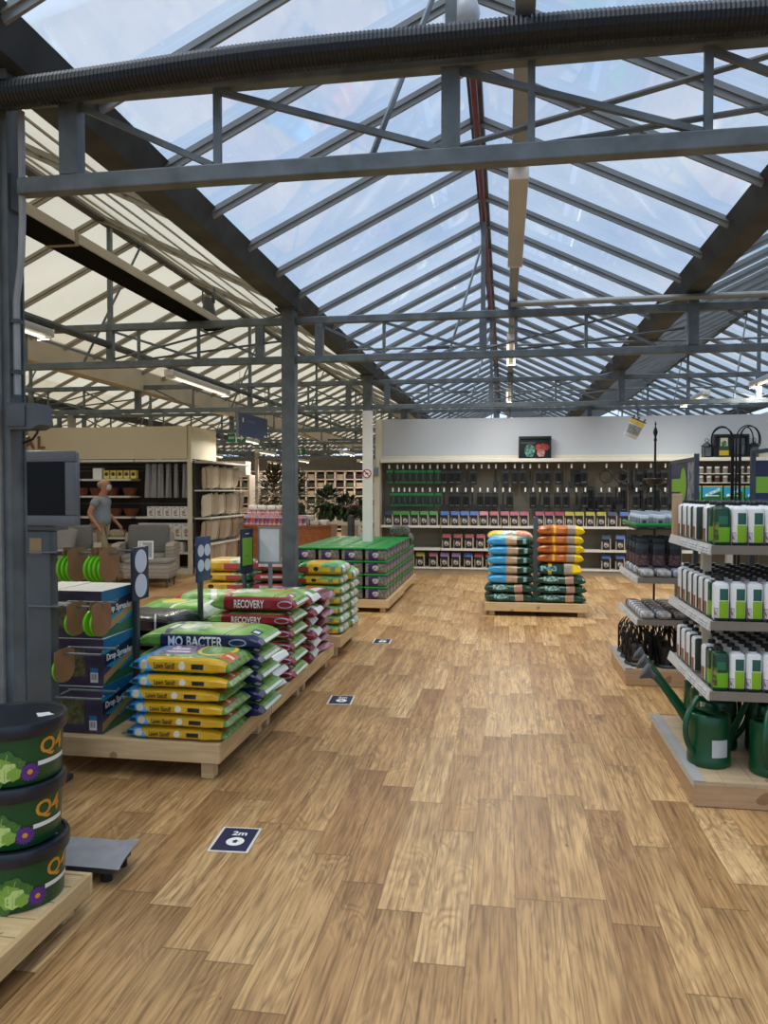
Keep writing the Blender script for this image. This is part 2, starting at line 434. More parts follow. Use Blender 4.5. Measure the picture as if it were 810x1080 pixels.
# roof trusses: chords, posts and braces
def truss(x0, y, parts, xs=None):
    root = bpy.data.objects.new('roof_truss', None); COL.objects.link(root); root['kind'] = 'structure'; root.location = (0, y, 0)
    one = None if parts else MB()
    def put(name, f):
        mb = one if one is not None else MB()
        f(mb)
        if one is None: O(name, mb, steel, root, smooth=None)
    x1 = x0 + 2 * PITCH
    put('bottom_chord', lambda m: m.box(x0 + .06, x1 - .06, -.03, .03, 2.71, 2.775, .006))
    put('top_chord', lambda m: m.box(x0 + .06, x1 - .06, -.03, .03, 3.06, 3.125, .006))
    put('gutter_post', lambda m: m.box(x0 + PITCH - .042, x0 + PITCH + .042, -.035, .035, 2.775, 3.2))
    for k in (0, 1):
        c = x0 + PITCH * (k + .5)
        for dx, wd in ((-1.475, .075), (-.88, .028), (0, .065), (.285, .026), (.88, .028), (1.475, .075)):
            if abs(c + dx - x0 - PITCH) < .5: continue
            put('post', lambda m: m.box(c + dx - wd / 2, c + dx + wd / 2, -wd / 2.5, wd / 2.5, 2.775, 3.06))
        for u, v in ((-1.475, -.9), (-.88, -.03), (0.03, .86), (.88, 1.46)):
            put('brace', lambda m: m.bar((c + u, 0, 3.055), (c + v, 0, 2.78), .022, .022))
        put('tie_rod', lambda m: m.tube([(c - .1, .05, 2.78), (c + 1.7, .05, 3.18)], .011, 6))
        put('tie_rod', lambda m: m.tube([(c + .28, .05, 2.79), (c + 1.7, .05, 2.93)], .011, 6))
        put('ridge_strut', lambda m: m.tube([(c - .3, .04, 2.78), (c + .02, .6, 4.05)], .012, 6))
        put('ridge_post', lambda m: m.box(c - .02, c + .02, -.02, .02, 3.125, 4.05))
    if one is not None:
        me = one.mesh('roof_truss', steel, None); bpy.data.objects.remove(root)
        r = bpy.data.objects.new('roof_truss', me); COL.objects.link(r); r.location = (0, y, 0); r['kind'] = 'structure'
TY = [2.81 + 4.04 * k for k in range(9)]
for y in TY:
    if y < 24: truss(GX[4], y, y < 12)
    truss(GX[2], y, y < 12)
    truss(GX[0], y, False)
colm = plain('column_steel', '#5f6668', .6, .3, .25, 7)
colc = plain('column_face', '#7a7b78', .75, .1, .25, 9)
for k, y in enumerate(TY):
    for gx in (GX[0], GX[2], GX[4], GX[6]):
        if gx == GX[6] and y > 24: continue
        if gx == GX[4]:
            if k == 0:
                mb = MB().box(gx - .135, gx + .02, y - .03, y - .018, 0, 3.2, .003).box(gx - .135, gx + .02, y + .063, y + .075, 0, 3.2, .003).box(gx - .02, gx + .012, y - .018, y + .063, 0, 3.2)
                col = S('column', mb, [colm], smooth=None, loc=(0, 0, 0)); col.data.materials.append(colc)
                O('face_plate', MB().box(gx - .135, gx - .01, y - .05, y - .0305, 0, 3.04, .003), colc, col, smooth=None)
                O('fixing_plate', MB().box(gx + .0125, gx + .03, y - .012, y + .055, 2.66, 2.8).box(gx - .1, gx - .03, y - .056, y - .0505, 2.13, 2.14), dsteel, col, smooth=None)
            else:
                col = S('column', MB().box(gx - .062, gx + .062, y - .062, y + .062, 0, 3.2, .008), colm, smooth=None)
                O('cap_plate', MB().box(gx - .11, gx + .11, y - .09, y + .09, 3.185, 3.2), dsteel, col, smooth=None)
                if k >= 2: O('white_sleeve', MB().box(gx - .066, gx + .066, y - .066, y + .066, 0, 2.69, .008), white, col, smooth=None)
        else:
            S('column', MB().box(gx - .06, gx + .06, y - .06, y + .06, 0, 3.2), colm if gx > -3 else plain('cream_column', '#a39d90', .6), smooth=None)
# the black corrugated hose along the first truss
pts = []; rr = []
x = -2.9; k = 0
while x < 2.4:
    zz = 3.112 + .003 * math.sin(x * 5) - .022 * (x + .1) ** 2 * (.75 if x < 0 else .6)
    pts.append((x, 2.81 - .095 + .004 * math.sin(x * 3), zz)); rr.append(.056 if k % 2 else .052); x += .0075; k += 1
tag(O('corrugated_hose', MB().tube(pts, rr, 14), plain('hose_black', '#0b1219', .45, 0, .2, 10), smooth=None), 'long black corrugated hose lying along the nearest roof truss', 'hose')
# conduit and switch box on the near column
gx = GX[4]; y = TY[0]
t = T('cable_conduit', 'grey cable conduit running down the near column to a box', 'conduit', (0, 0, 0))
cx = gx + .045
O('pipe', MB().tube([(cx + .02, y, 3.04), (cx + .02, y, 2.62), (cx + .012, y, 2.45), (cx - .012, y, 2.3), (cx - .012, y, 1.93)], .014, 10), plain('conduit_grey', '#9a9ea0', .4), t)
for z in (2.22, 2.02): O('clip', MB().box(gx + .0125, cx + .006, y - .02, y + .02, z - .008, z + .008), dsteel, t)
t = T('switch_box', 'dark grey electrical box fixed to the side of the near column', 'electrical box', (gx + .075, y - .005, 1.79))
O('case', MB().prism([(-.054, 0), (.05, 0), (.085, .018), (.072, .1), (-.054, .105)], 'y', -.05, .05), plain('box_grey', '#4a5157', .5), t)
O('front_cover', MB().box(-.05, .03, -.058, -.05, .01, .096, .006), plain('box_grey'  , '#4a5157'), t)
O('cable', MB().tube([(.05, 0, .01), (.045, 0, -.012), (.02, .01, -.035), (-.03, .02, -.05)], .005, 6), black, t)

# ceiling services
t = T('red_pipe', 'dark red pipe hung along under the ridge of clear roof', 'pipe', (-.195, 0, 0))
O('pipe', MB().tube([(0, 4.0, 3.92), (0, 24, 3.92)], .02, 10), redp, t)
for yy in (5.0, 6.5, 8.2, 10, 12.5): O('hanger', MB().tube([(0, yy, 3.94), (0, yy, 4.05)], .006, 6), dsteel, t)
t = T('ridge_lamp', 'small round clear lamp on a black pipe under the ridge', 'lamp', (-.165, 3.22, 3.50))
O('stem', MB().tube([(0, 0, .1), (0, 0, .58)], .022, 10), black, t)
O('lamp_shade', MB().lathe([(0, -.06), (.03, -.058), (.05, -.03), (.055, 0), (.05, .03), (.04, .06), (.03, .11), (0, .11)], 16), plain('frosted_plastic', '#b8bec2', .2), t)
O('collar', MB().lathe([(.03, .09), (.042, .095), (.042, .115), (.03, .12)], 16), black, t)

LAMP_W = 25
tubem = emit('tube_glow', '#fff1cf', 1.5)
def batten(n, x, y0, y1, z, label, two=True, lit=True, trunk=True):
    t = T('fluorescent_light', label, 'ceiling light', (x, y0, z), 0, None); L = y1 - y0
    O('batten', MB().box(-.05, .05, 0, L, -.06, 0, .008), plain('batten_white', '#b3b6ba', .4, 0, .04), t)
    for yy in (-.012, L): O('end_cap', MB().box(-.052, .052, yy, yy + .012, -.064, .004, .004), whitep, t)
    if lit:
        for dx in ((-.04, .04) if two else (0,)):
            tb = O('tube', MB().tube([(dx, .06, -.075), (dx, L - .06, -.075)], .013, 8), tubem, t)
        la = bpy.data.lights.new('tube_light', 'AREA'); la.shape = 'RECTANGLE'; la.size = .10; la.size_y = L - .12; la.energy = LAMP_W; la.color = (1, .95, .86)
        lo = bpy.data.objects.new('tube_light', la); COL.objects.link(lo); lo.parent = t; lo.location = (0, L / 2, -.092)
        for yy in (.05, L - .05): O('lamp_holder', MB().box(-.055, .055, yy - .012, yy + .012, -.095, -.06), whitep, t)
    return t
t = T('light_trunking', 'beige cable trunking running along just right of ridge', 'trunking', (.06, 0, 0))
O('channel', MB().box(-.035, .035, 1.4, 24, 3.19, 3.29, .004), plain('trunking_grey', '#8c97a6', .5, 0, .08, 3), t, smooth=None)
for yy in (2.81, 6.85, 10.89): O('bracket', MB().box(-.045, .045, yy - .02, yy + .02, 3.13, 3.19), steel, t, smooth=None)
batten(0, .06, 4.0, 5.55, 3.188, 'unlit cream batten light under trunking, nearest the camera', lit=False)
batten(0, .06, 8.2, 9.7, 3.188, 'glowing twin tube light under beige trunking, nearer of two')
batten(0, .06, 12.2, 13.7, 3.188, 'glowing twin tube light under beige trunking, farther of two')
t = T('light_trunking', 'dark pipe trunking running along beneath the cream roof', 'trunking', (-3.72, 0, 0))
O('channel', MB().tube([(0, 3.2, 2.9), (0, 26, 3.08)], .035, 8), dsteel, t)
batten(0, -3.72, 4.5, 5.85, 2.87, 'tube light under cream roof just right of near column', False)
batten(0, -3.72, 8.15, 9.95, 2.90, 'glowing tube light hung over the middle of cream roof bay', False)
for i, (x, y, z) in enumerate(((-5.2, 14.2, 2.62), (-8.2, 20, 2.6), (-6.3, 19, 2.6), (-4.3, 20, 2.62), (-6.9, 25, 2.62), (-8.5, 27, 2.62), (-5.0, 26, 2.62))):
    q = batten(0, x, y, y + 1.5, z, '%s glowing tube light counting back from the blue hanging sign' % ORD[i], False)
    q['group'] = 'tube lights in the far bays'
    for yy in (.2, 1.3): O('wire', MB().tube([(0, yy, 0), (0, yy, 3.3 - z)], .004, 5), dsteel, q)
for i, (x, y) in enumerate(((2.9, 11.9), (3.3, 9.6))):
    batten(0, x, y, y + 1.5, 3.02, ['glowing tube light over back wall under the right roof', 'glowing tube light over right shelves under the grimy roof'][i], False)
t = T('ceiling_duct', 'long beige duct with black underside lying on left trusses', 'duct', (-2.845, 0, 3.135))
O('duct_body', MB().box(-.105, .105, 2.4, 7.35, .012, .085, .006), beige, t, smooth=None)
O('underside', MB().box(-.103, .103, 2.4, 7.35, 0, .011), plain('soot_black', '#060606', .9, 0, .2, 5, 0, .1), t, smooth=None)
O('joint', MB().box(-.108, .108, 4.62, 4.66, -.003, .088), plain('joint_grey', '#8c8271', .6), t, smooth=None)
t = T('duct_motor', 'small dark motor box standing at end of ceiling duct', 'motor', (-2.87, 7.2, 3.225))
O('housing', MB().lathe([(.0, 0), (.075, 0), (.08, .02), (.055, .13), (.05, .2), (0, .2)], 14), darkgrey, t)
for dx in (-.06, .06): O('bracket', MB().bar((dx, 0, .15), (dx, 0, .3), .012), dsteel, t)
t = T('roof_pipe', 'grey pipe laid across on the second truss to the right', 'pipe', (0, 6.76, 0))
O('pipe', MB().tube([(.04, 0, 3.155), (3.9, 0, 3.165)], .026, 10), plain('pipe_grey', '#8f9290', .45, .3), t)
for i, yy in enumerate((8.85, 12.9)):
    t = T('tension_rod', 'thin steel rod with turnbuckle across clear roof, %s truss' % ('behind second' if i == 0 else 'behind third'), 'rod', (0, yy, 3.19))
    O('rod', MB().tube([(-1.9, 0, 0), (5.0, 0, 0)], .013, 8), steel, t)
    O('turnbuckle', MB().box(-.9, -.6, -.02, .02, -.02, .02, .01), dsteel, t)

# ------------------------------------------------------------------ bags
def bag_prof(L, D, H):
    def h(s): return max(.004, H / 2 * max(0, 1 - abs(s) ** 6) ** .6)
    def d(s): return D / 2 * (1 - .05 * abs(s) ** 6)
    return h, d
NB = 4.2
def bag_mesh(L, D, H, mat, seed, wr=.010, flap=.03, NB=NB):
    h, d = bag_prof(L, D, H); b = bmesh.new(); nx, nt = 30, 22; rings = []
    ss = [-1 + 2 * i / nx for i in range(nx + 1)]
    for s in ss:
        ring = []
        for k in range(nt):
            a = 2 * PI * (k + .5) / nt; c, sn = math.cos(a), math.sin(a)
            y = d(s) * math.copysign(abs(c) ** (2 / NB), c); z = h(s) * math.copysign(abs(sn) ** (2 / NB), sn)
            x = s * L / 2
            e = abs(s) ** 8
            n1 = noise.noise((x * 9 + seed * 3.7, y * 9, z * 14 + seed)); n2 = noise.noise((x * 24 + seed, y * 18 + 5, z * 30))
            y += (n1 * wr + n2 * wr * .4) * (1 if abs(c) > .5 else .2)
            z += n2 * wr * .25 * (1 if sn > 0 else .2) - e * flap * .5 * (1 if s > 0 else .6)
            z = max(z, -H / 2 + .0005)
            x += n1 * .006 * e
            ring.append(b.verts.new((x, y, min(z, H / 2 - .0005))))
        rings.append(ring)
    for A, B in zip(rings, rings[1:]):
        for k in range(nt): b.faces.new((A[k], A[(k + 1) % nt], B[(k + 1) % nt], B[k]))
    b.faces.new(rings[0][::-1]); b.faces.new(rings[-1])
    mb = MB(); mb.join(b); me = mb.mesh('bag', mat, True); return me
def bag_text(o, dims, s, x, z, size, mat, width=None):
    """lettering printed on the long front side of a bag"""
    L, D, H = dims; h, d = bag_prof(L, D, H)
    me = text_mesh(s, size, mat, .0006, width).copy()
    for v in me.vertices:
        X = x + v.co.x; Z = z + v.co.y; sx_ = X / (L / 2); hh = h(sx_)
        q = min(.98, abs(Z / hh))
        v.co = (X, -d(sx_) * (1 - q ** NB) ** (1 / NB) - .0105 + v.co.z, Z)
    return O('lettering', me, None, o)
def bag_kind(cat, dims, mat, seed, letters=(), wr=.010, name='fertiliser_bag'):
    def make():
        o = O(name, bag_mesh(*dims, mat, seed, wr)); tag(o, 'x', cat)
        for l in letters: bag_text(o, dims, *l)
        return o
    k = Kind(make); k.dims = dims; return k
def stack(kind, n, x, y, z0, label, group, rz=0, jit=.012, jr=1.6, crown=1.3):
    H = kind.dims[2]
    for i in range(n):
        r = rz + R(rnd.uniform(-jr, jr)); k = crown if i == n - 1 else 1     # the topmost bag is not pressed flat
        o = kind(label % updown(i, n), (x + rnd.uniform(-jit, jit), y + rnd.uniform(-jit, jit) * .6, z0 + H * (i + .5 * k) + .0004 * i), r, group=group)
        o.scale = (1, 1, k)

LB = (0.581, 0.387, 0.0711)
lawn = pattern('lawn_feed_print', ('#3c6b2c', '#6f9a3c', 24), [
    ('#1f7fc0', [('x', -.4, -.15), ]),
    ('#4aa6dc', [('lin', (1, .6, 0), -.34, -.27)]),
    ('#4b2a6b', [('x', -.17, .03), ('y', -.10, .16), ('z', 0, 1)]),
    ('#d8d2e4', [('x', -.14, 0), ('lin', (0, 1, 0), -.05, -.02), ('z', 0, 1)]),
    ('#d8d2e4', [('x', -.14, -.03), ('lin', (0, 1, 0), .02, .05), ('z', 0, 1)]),
    ('#e3c437', [('ell', (.13, .06, .04), (.105, .16, .2)), ('z', 0, 1)]), (('#3f7a2c', '#639a44', 30), [('ell', (.13, .06, .04), (.085, .14, .2)), ('z', 0, 1)]),
    ('#c8642a', [('x', .2, .285), ('y', -.13, .02), ('z', .01, 1)]), ('#f0d8b0', [('x', .22, .265), ('y', -.07, -.04), ('z', .01, 1)]),
    ('#d9a916', [('lin', (1, 0, .9), -.165, .5), ('x', -.2, .268), ('y', -1, -.15)]),
    ('#d3cdb0', [('ell', (-.2, -.2, .0), (.022, .2, .022))]), ('#12353f', [('x', -.27, -.235), ('z', -.012, .008), ('y', -1, -.15)]),
    ('#e5dfc8', [('ell', (.02, -.2, .0), (.018, .2, .018))]), ('#1c1c1c', [('x', .075, .145), ('z', -.012, .01), ('y', -1, -.15)]),
], .32, .25)
K_lawn = bag_kind('bag', LB, lawn, 1, [('Lawn Sand!', -.075, .0, .034, ink, .12)], .012)
MBD = (0.774, 0.436, 0.1002)
def spring(band, pic): return [
    (('#dfe6d2', '#4d8a35', 9), [('ell', (-.08, .02, .05), (.13, .13, .2)), ('z', .01, 1)]), ((pic, '#7fae46', 14), [('ell', (.10, .06, .05), (.12, .1, .2)), ('z', .01, 1)]),
    (band, [('x', -.26, -.19), ('lin', (1, .25, 0), -.27, -.19)]), ('#e7ece4', [('x', -.245, -.205), ('y', -.1, .05), ('z', .01, 1)]),
    (band, [('lin', (1, -.2, 0), .19, .2), ('z', .0, 1)]), (band, [('lin', (1, -.2, 0), .215, .222), ('z', .0, 1)]),
    (band, [('x', .29, .345), ('y', -.14, -.03), ('z', .01, 1)]), ('#dde6ee', [('x', .30, .335), ('y', -.11, -.06), ('z', .01, 1)]),
    (band, [('x', -.24, 1), ('y', -1, -.15), ('z', -.2, .036)]), ('#9aa3b4', [('ell', (.24, -.22, -.003), (.055, .2, .022))]), (band, [('ell', (.24, -.22, -.003), (.045, .2, .014))]),
    ('#e3e6e2', [('x', .375, 1), ('z', -.012, 1)]), ('#e3e6e2', [('x', .33, 1), ('y', -.12, .12), ('z', -1, -.02)]), (band, [('x', .36, 1), ('y', -1, -.13)])]
mobm = pattern('green_navy_print', ('#5c9431', '#7fb352', 7), spring('#141c4e', '#b7683c'), .35, .2)
K_mob = bag_kind('bag', MBD, mobm, 2, [('MO BACTER', -.02, -.003, .075, wink, .34)], .009)
RCD = (0.620, 0.436, 0.0968)
recm = pattern('green_red_print', ('#6a9a3a', '#95bd68', 8), [(c, [(q if q[0] in 'yz' or q[0] != 'x' else ('x', q[1] * .8, q[2] * .8 if q[2] < .9 else 1)) for q in cd]) for c, cd in spring('#8e1526', '#c98a4a')], .35, .2)
K_rec = bag_kind('bag', RCD, recm, 3, [('RECOVERY', -.02, -.003, .06, wink, .22)], .010)
K_wg = bag_kind('bag', (0.600, 0.407, 0.0871), pattern('white_green_print', ('#5fa63a', '#93c860', 8), [
    ('#8e1526', [('x', .05, .19), ('y', -.14, -.06), ('z', 0, 1)]), ('#e8ece8', [('x', .22, 1)]), ('#141c4e', [('lin', (1, .3, 0), -.02, .06), ('z', 0, 1)]), ('#e6eae8', [('x', -.1, .02), ('y', -.1, .1), ('z', 0, 1)]),
    ('#7a1226', [('x', .1, .24), ('y', -1, -.17)]), ('#7a1226', [('x', .235, 1), ('y', -1, -.09)]), ('#5a8f3c', [('x', .2, .27), ('y', .02, 1)])], .35, .2), 4, (), .014)
K_pink = bag_kind('bag', (0.600, 0.358, 0.0697), pattern('maroon_white_print', ('#8c2a44', '#b9607a', 18), [
    ('#d8d4da', [('x', .12, .2), ('y', -.1, .12)]), ('#5c1b30', [('x', .22, .27)]), ('#a88894', [('lin', (1, .2, 0), .29, .31)]), ('#7a2a44', [('x', .27, 1), ('y', -1, -.06)]), ('#6a5a86', [('x', -.1, .05)]), ('#e0d7dc', [('x', -.05, 0), ('y', -.1, .1)])], .35, .25), 5, (), .013)
yg = [('#1d8a3d', [('x', -1, -.13)]), ('#a83a26', [('x', -.22, -.11), ('y', -1, -.13), ('z', -.03, .012)]), ('#1b1a12', [('ell', (-.04, -.2, 0), (.025, .2, .016))]), ('#8e8a6a', [('x', .1, .145), ('y', -1, -.13), ('z', -.02, .014)]),
      (('#2f8a3a', '#7bbf7a', 12), [('lin', (1, -.5, 0), .1, 1), ('z', .012, 1)]), ('#d98f2a', [('ell', (-.02, .02, .04), (.09, .1, .2)), ('z', .012, 1)]), (('#d9d6c0', '#2d6b34', 20), [('x', .2, 1)])]
K_yel = bag_kind('bag', (0.475, 0.368, 0.092), pattern('yellow_green_print', '#dcb622', yg, .33, .2), 6, (), .011, 'compost_bag')
K_yel2 = bag_kind('bag', (0.484, 0.387, 0.094), pattern('yellow_red_print', '#d6aa1d', [('#1c7d38', [('x', .12, 1)]), ('#b33a3a', [('x', .0, .15), ('y', -1, -.13), ('z', -.03, .016)]), ('#1b1a12', [('ell', (-.16, -.2, 0), (.03, .2, .02))]), (('#3c9a48', '#e0ddc4', 16), [('x', .06, 1), ('z', .02, 1)])], .33, .2), 7, (), .011, 'compost_bag')
K_red = bag_kind('bag', (0.407, 0.387, 0.094), pattern('green_red_band_print', ('#1c5a2c', '#2f7a3c', 10), [('#8f1f2a', [('y', -1, -.14), ('z', -.02, .05)]), ('#d8d2c8', [('x', -.12, .12), ('y', -1, -.14), ('z', -.003, .018)])], .35, .2), 8, (), .014)
K_blk = bag_kind('bag', (0.542, 0.407, 0.0968), pattern('black_bag_print', '#171a20', [('#c9cfd4', [('lin', (1, .6, 0), .02, .035), ('y', -1, -.1)]), (('#20242c', '#3a414c', 9), [('z', .02, 1), ('y', -.12, .15)])], .25, .2), 9, (), .012)
K_grn = bag_kind('bag', (0.561, 0.407, 0.0968), pattern('green_yellow_print', ('#4f9a35', '#84c254', 9), [('#d9d84c', [('ell', (-.05, 0, .05), (.09, .1, .2))]), ('#e8ece4', [('lin', (1, -.4, 0), .06, .085)]), ('#e8ece4', [('x', .2, .3)])], .35, .2), 10, (), .012)
K_gr2 = bag_kind('bag', (0.561, 0.407, 0.0968), pattern('green_scarlet_print', ('#68a552', '#a9d08c', 8), [('#b3201f', [('x', -1, -.2)]), ('#c8402f', [('x', .12, .25), ('y', -.1, .21)]), ('#e0e6da', [('lin', (1, .4, 0), -.02, .03)])], .35, .2), 11, (), .012)

# ------------------------------------------------------------------ pallets and display tables
def pallet(label, x0, x1, y0, y1, top, bh, name='display_pallet'):
    W, D = x1 - x0, y1 - y0
    t = T(name, label, 'display table', (x0, y0, 0))
    d = MB(); n = max(4, int(D / .105)); st = D / n
    for i in range(n): d.box(.022, W - .022, .002 + i * st + (.022 if i == 0 else 0), (i + 1) * st - .004 - (.022 if i == n - 1 else 0), top - .024, top - .001, .002)
    O('deck', d, pine, t, smooth=None)
    O('front_board', MB().box(0, W, 0, .022, top - bh, top, .003), pine, t, smooth=None)
    O('back_board', MB().box(0, W, D - .022, D, top - bh, top, .003), pine, t, smooth=None)
    for xx in (0, W - .022): O('side_board', MB().box(xx, xx + .022, .0225, D - .0225, top - bh, top, .003), piney, t, smooth=None)
    for xx in (.05, W - .12):
        for yy in (.04, D - .11): O('leg', MB().box(xx, xx + .07, yy, yy + .07, 0, top - .026, .003), pine, t, smooth=None)
    return t
PT = .2; Q = .968
pallet('pine display table nearest camera on left, under the boxes and blue bags', -2.75, -1.495, 3.862, 4.777, PT, .105)
pallet('pine display table under the red banded green bags, second of left row', -2.75, -1.495, 4.797, 5.697, PT, .105)
pallet('pine display table under the maroon bags just before grey column', -2.75, -1.495, 5.717, 6.62, PT, .105)
pallet('pine display table under yellow and green bags behind the grey column', -2.95, -1.50, 6.93, 7.80, PT, .105)
pallet('pine display table in left corner under the three lidded buckets', -2.85, -1.50, 1.55, 2.60, .14, .075)

stack(K_lawn, 6, -1.742, 4.070, PT, 'blue and yellow lawn feed bag, %s in front left stack', 'blue and yellow bags', 0, .03, 2)
stack(K_mob, 5, -1.791, 4.521, PT, 'green fertiliser bag with navy band, %s of its stack', 'green bags with navy band', 0, .01, 1, crown=1.08)
stack(K_wg, 3, -1.781, 4.966, PT, 'green bag with white ends, %s in low stack before red ones', 'green bags with white ends', R(-4), .03, 5)
stack(K_rec, 6, -1.781, 5.421, PT, 'green fertiliser bag with crimson band, %s of its stack', 'green bags with crimson band', 0, .02, 1.5)
stack(K_wg, 6, -1.781, 5.934, PT, 'green bag with white ends, %s in stack behind crimson ones', 'green bags with white ends', R(3), .025, 5)
stack(K_pink, 7, -1.781, 6.340, PT, 'maroon and white bag, %s of stack in front of grey column', 'maroon and white bags', R(-3), .03, 6)
stack(K_yel, 7, -1.725, 7.180, PT, 'yellow and green compost bag, %s in stack right of grey column', 'yellow bags right of column', 0, .012, 2)
stack(K_yel, 6, -1.705, 7.590, PT, 'yellow and green compost bag, %s in rear stack behind grey column', 'yellow bags behind column', R(2), .012, 2)
stack(K_red, 7, -2.190, 7.240, PT, 'dark green bag with red band, %s of stack left of grey column', 'green bags with red band', 0, .015, 3)
stack(K_yel2, 7, -2.665, 7.240, PT, 'yellow bag with red print, %s of stack behind the navy sign', 'yellow bags with red print', 0, .015, 3)
stack(K_blk, 5, -2.420, 5.024, PT, 'black fertiliser bag, %s of stack left of the white ended bags', 'black bags', R(-6), .01, 2)
stack(K_grn, 5, -2.420, 5.489, PT, 'green and yellow bag, %s of stack behind black bags', 'green and yellow bags', R(4), .015, 3)
stack(K_gr2, 5, -2.410, 6.098, PT, 'green bag with scarlet end, %s of stack at left back', 'green bags with scarlet end', R(-3), .015, 3)

# boxes of spreaders on the first table
bx = pattern('spreader_box_print', ('#38344a', '#4c4560', 12), [
    ('#1488a8', [('x', .139, 1), ('lin', (0, .35, 1), .12, 1)]), ('#0d6a92', [('x', .139, 1), ('z', .2, 1)]), ('#1a1c38', [('x', .139, 1), ('lin', (0, -.12, 1), .105, .175)]), ('#2a6a44', [('x', .139, 1), ('lin', (0, -.2, 1), -1, .015)]),
    ('#b08f55', [('x', .139, 1), ('lin', (0, -.28, 1), .015, .06)]), ('#1f8f6a', [('x', .139, 1), ('y', .34, 1)]),
    ('#2c7fae', [('x', .06, .105), ('y', -1, .001), ('z', .075, .1)]), ('#e6e6e4', [('x', .06, .105), ('y', -1, .001), ('z', .02, .075)]), *[('#222222', [('x', .066 + q * .007, .066 + q * .007 + (.004 if q % 2 else .002)), ('y', -1, .001), ('z', .035, .068)]) for q in range(5)],
    (('#5b4636', '#6d7a4a', 30), [('x', -.13, .03), ('y', -1, .001), ('z', .05, .2)]), ('#d9d8d2', [('z', .262, 1)])], .45, 0)
def mk_box():
    o = O('spreader_box', MB().box(-.14, .14, 0, .38, 0, .264, .004), bx, smooth=None); tag(o, 'x', 'box')
    text('Drop Spreader', .05, wink, o, (.1412, .18, .152), (PI / 2, 0, PI / 2), .30, .001)
    return o
K_box = Kind(mk_box)
for i in range(3): K_box('dark spreader box with teal side, %s of three stacked by lime reels' % ('lowest', 'middle', 'topmost')[i], (-2.335 + (0, .006, -.004)[i], 3.925 + (0, .006, .012)[i], PT + .265 * i), R((0, 1, -1)[i]), group='stacked spreader boxes')
K_box2 = Kind(lambda: tag(O('spreader_box', MB().box(-.1, .1, 0, .38, 0, .264, .004), bx, smooth=None), 'x', 'box'))
for i in range(3): K_box2('dark spreader box, %s of the stack left of teal sided ones' % ('lowest', 'middle', 'topmost')[i], (-2.585, 3.965, PT + .265 * i), 0, group='stacked spreader boxes')

# television on its grey demonstration stand, with prongs of lime reels
t = T('demonstration_stand', 'grey metal demonstration stand with prongs beside the near column', 'display stand', (-2.26, 3.55, 0))
O('cabinet', MB().box(-.42, 0, 0, .07, 0, 1.345, .006), plain('stand_grey', '#555a5c', .5, .1), t)
O('notice', MB().box(-.11, -.045, -.003, 0, 1.23, 1.31), plain('tan_notice', '#a08a62', .6), t)
O('base', MB().box(-.43, -.03, .0701, .24, 0, .03, .004), darkgrey, t)
for i, (z, x1) in enumerate(((1.237, .35), (.965, .26), (.725, .26), (.50, .26))):
    for j, yy in enumerate((.02, .17)):
        O('prong', MB().tube([(-.01, yy, z), (x1, yy, z), (x1 + .012, yy, z + .018)], .006, 8).tube([(-.0, yy, z - .0), (.0, yy + .03 if j == 0 else yy - .1, z)], .005, 6), steel, t)
O('tray', MB().box(-.36, .06, -.02, .12, .966, .972).box(-.36, .05, -.02, .12, 1.238, 1.244), plain('tray_grey', '#7c8082', .3, .3), t)
t = T('television', 'small grey television with dark screen on stand behind near column', 'television', (-2.345, 3.5, 1.346), 0)
O('case', MB().box(-.29, .252, .02, .055, .028, .395, .01).box(-.24, .14, .05, .26, .07, .34, .03).box(-.12, .10, .06, .2, 0, .03, .005), plain('tv_grey', '#62676e', .4), t)
O('bezel', MB().box(-.29, .255, .0, .022, .315 + .03, .4, .006).box(-.29, .255, .0, .022, .028, .08, .006).box(-.29, -.235, .0, .022, .081, .344, .004).box(.20, .255, .0, .022, .081, .344, .004), plain('tv_bezel', '#666b72', .4), t)
O('screen', MB().box(-.235, .20, .012, .02, .08, .345), plain('dark_screen', '#04070a', .35, 0, 0, spec=.2), t, smooth=None)
def mk_reel(big):
    def f():
        t = T('reel_pack', 'x', 'reel')
        O('reel', MB().lathe([(.0, -.006), (.05, -.008), (.068, -.006), (.068, .006), (.05, .008), (0, .006)], 24, M=Matrix.Translation((0, 0, -.07)) @ Matrix.Rotation(PI / 2, 4, 'Y')), lime, t)
        if big: O('card', MB().prism([(.066 * math.cos(q), -.07 + .066 * math.sin(q)) for q in [PI * i / 18 + PI for i in range(19)]] + [(.066, .02), (.03, .035), (-.03, .035), (-.066, .02)], 'x', .009, .013), cardb, t, smooth=None)
        else: O('card', MB().prism([(-.022, .035), (.022, .035), (.03, -.02), (-.03, -.02)], 'x', -.002, .002), cardb, t, smooth=None)
        return t
    return f
K_reel, K_reel2 = Kind(mk_reel(False)), Kind(mk_reel(True))
RL = [(1.237, .02, (.08, .105, .13, .225, .25, .275, .30)), (.965, .02, (.12, .22, .255)), (.725, .02, (.05,)), ]
for i, (z, yy, xs) in enumerate(RL):
    for k, xx in enumerate(xs):
        (K_reel2 if (i, k) in ((0, 2), (0, 6), (1, 0), (1, 2), (2, 0)) else K_reel)('lime green reel on a card, %s along the %s prong' % (ORD[k], ('top', 'second', 'third')[i]), (-2.26 + xx, 3.55 + yy, z - .008), R(-14), group='lime reels on prongs')

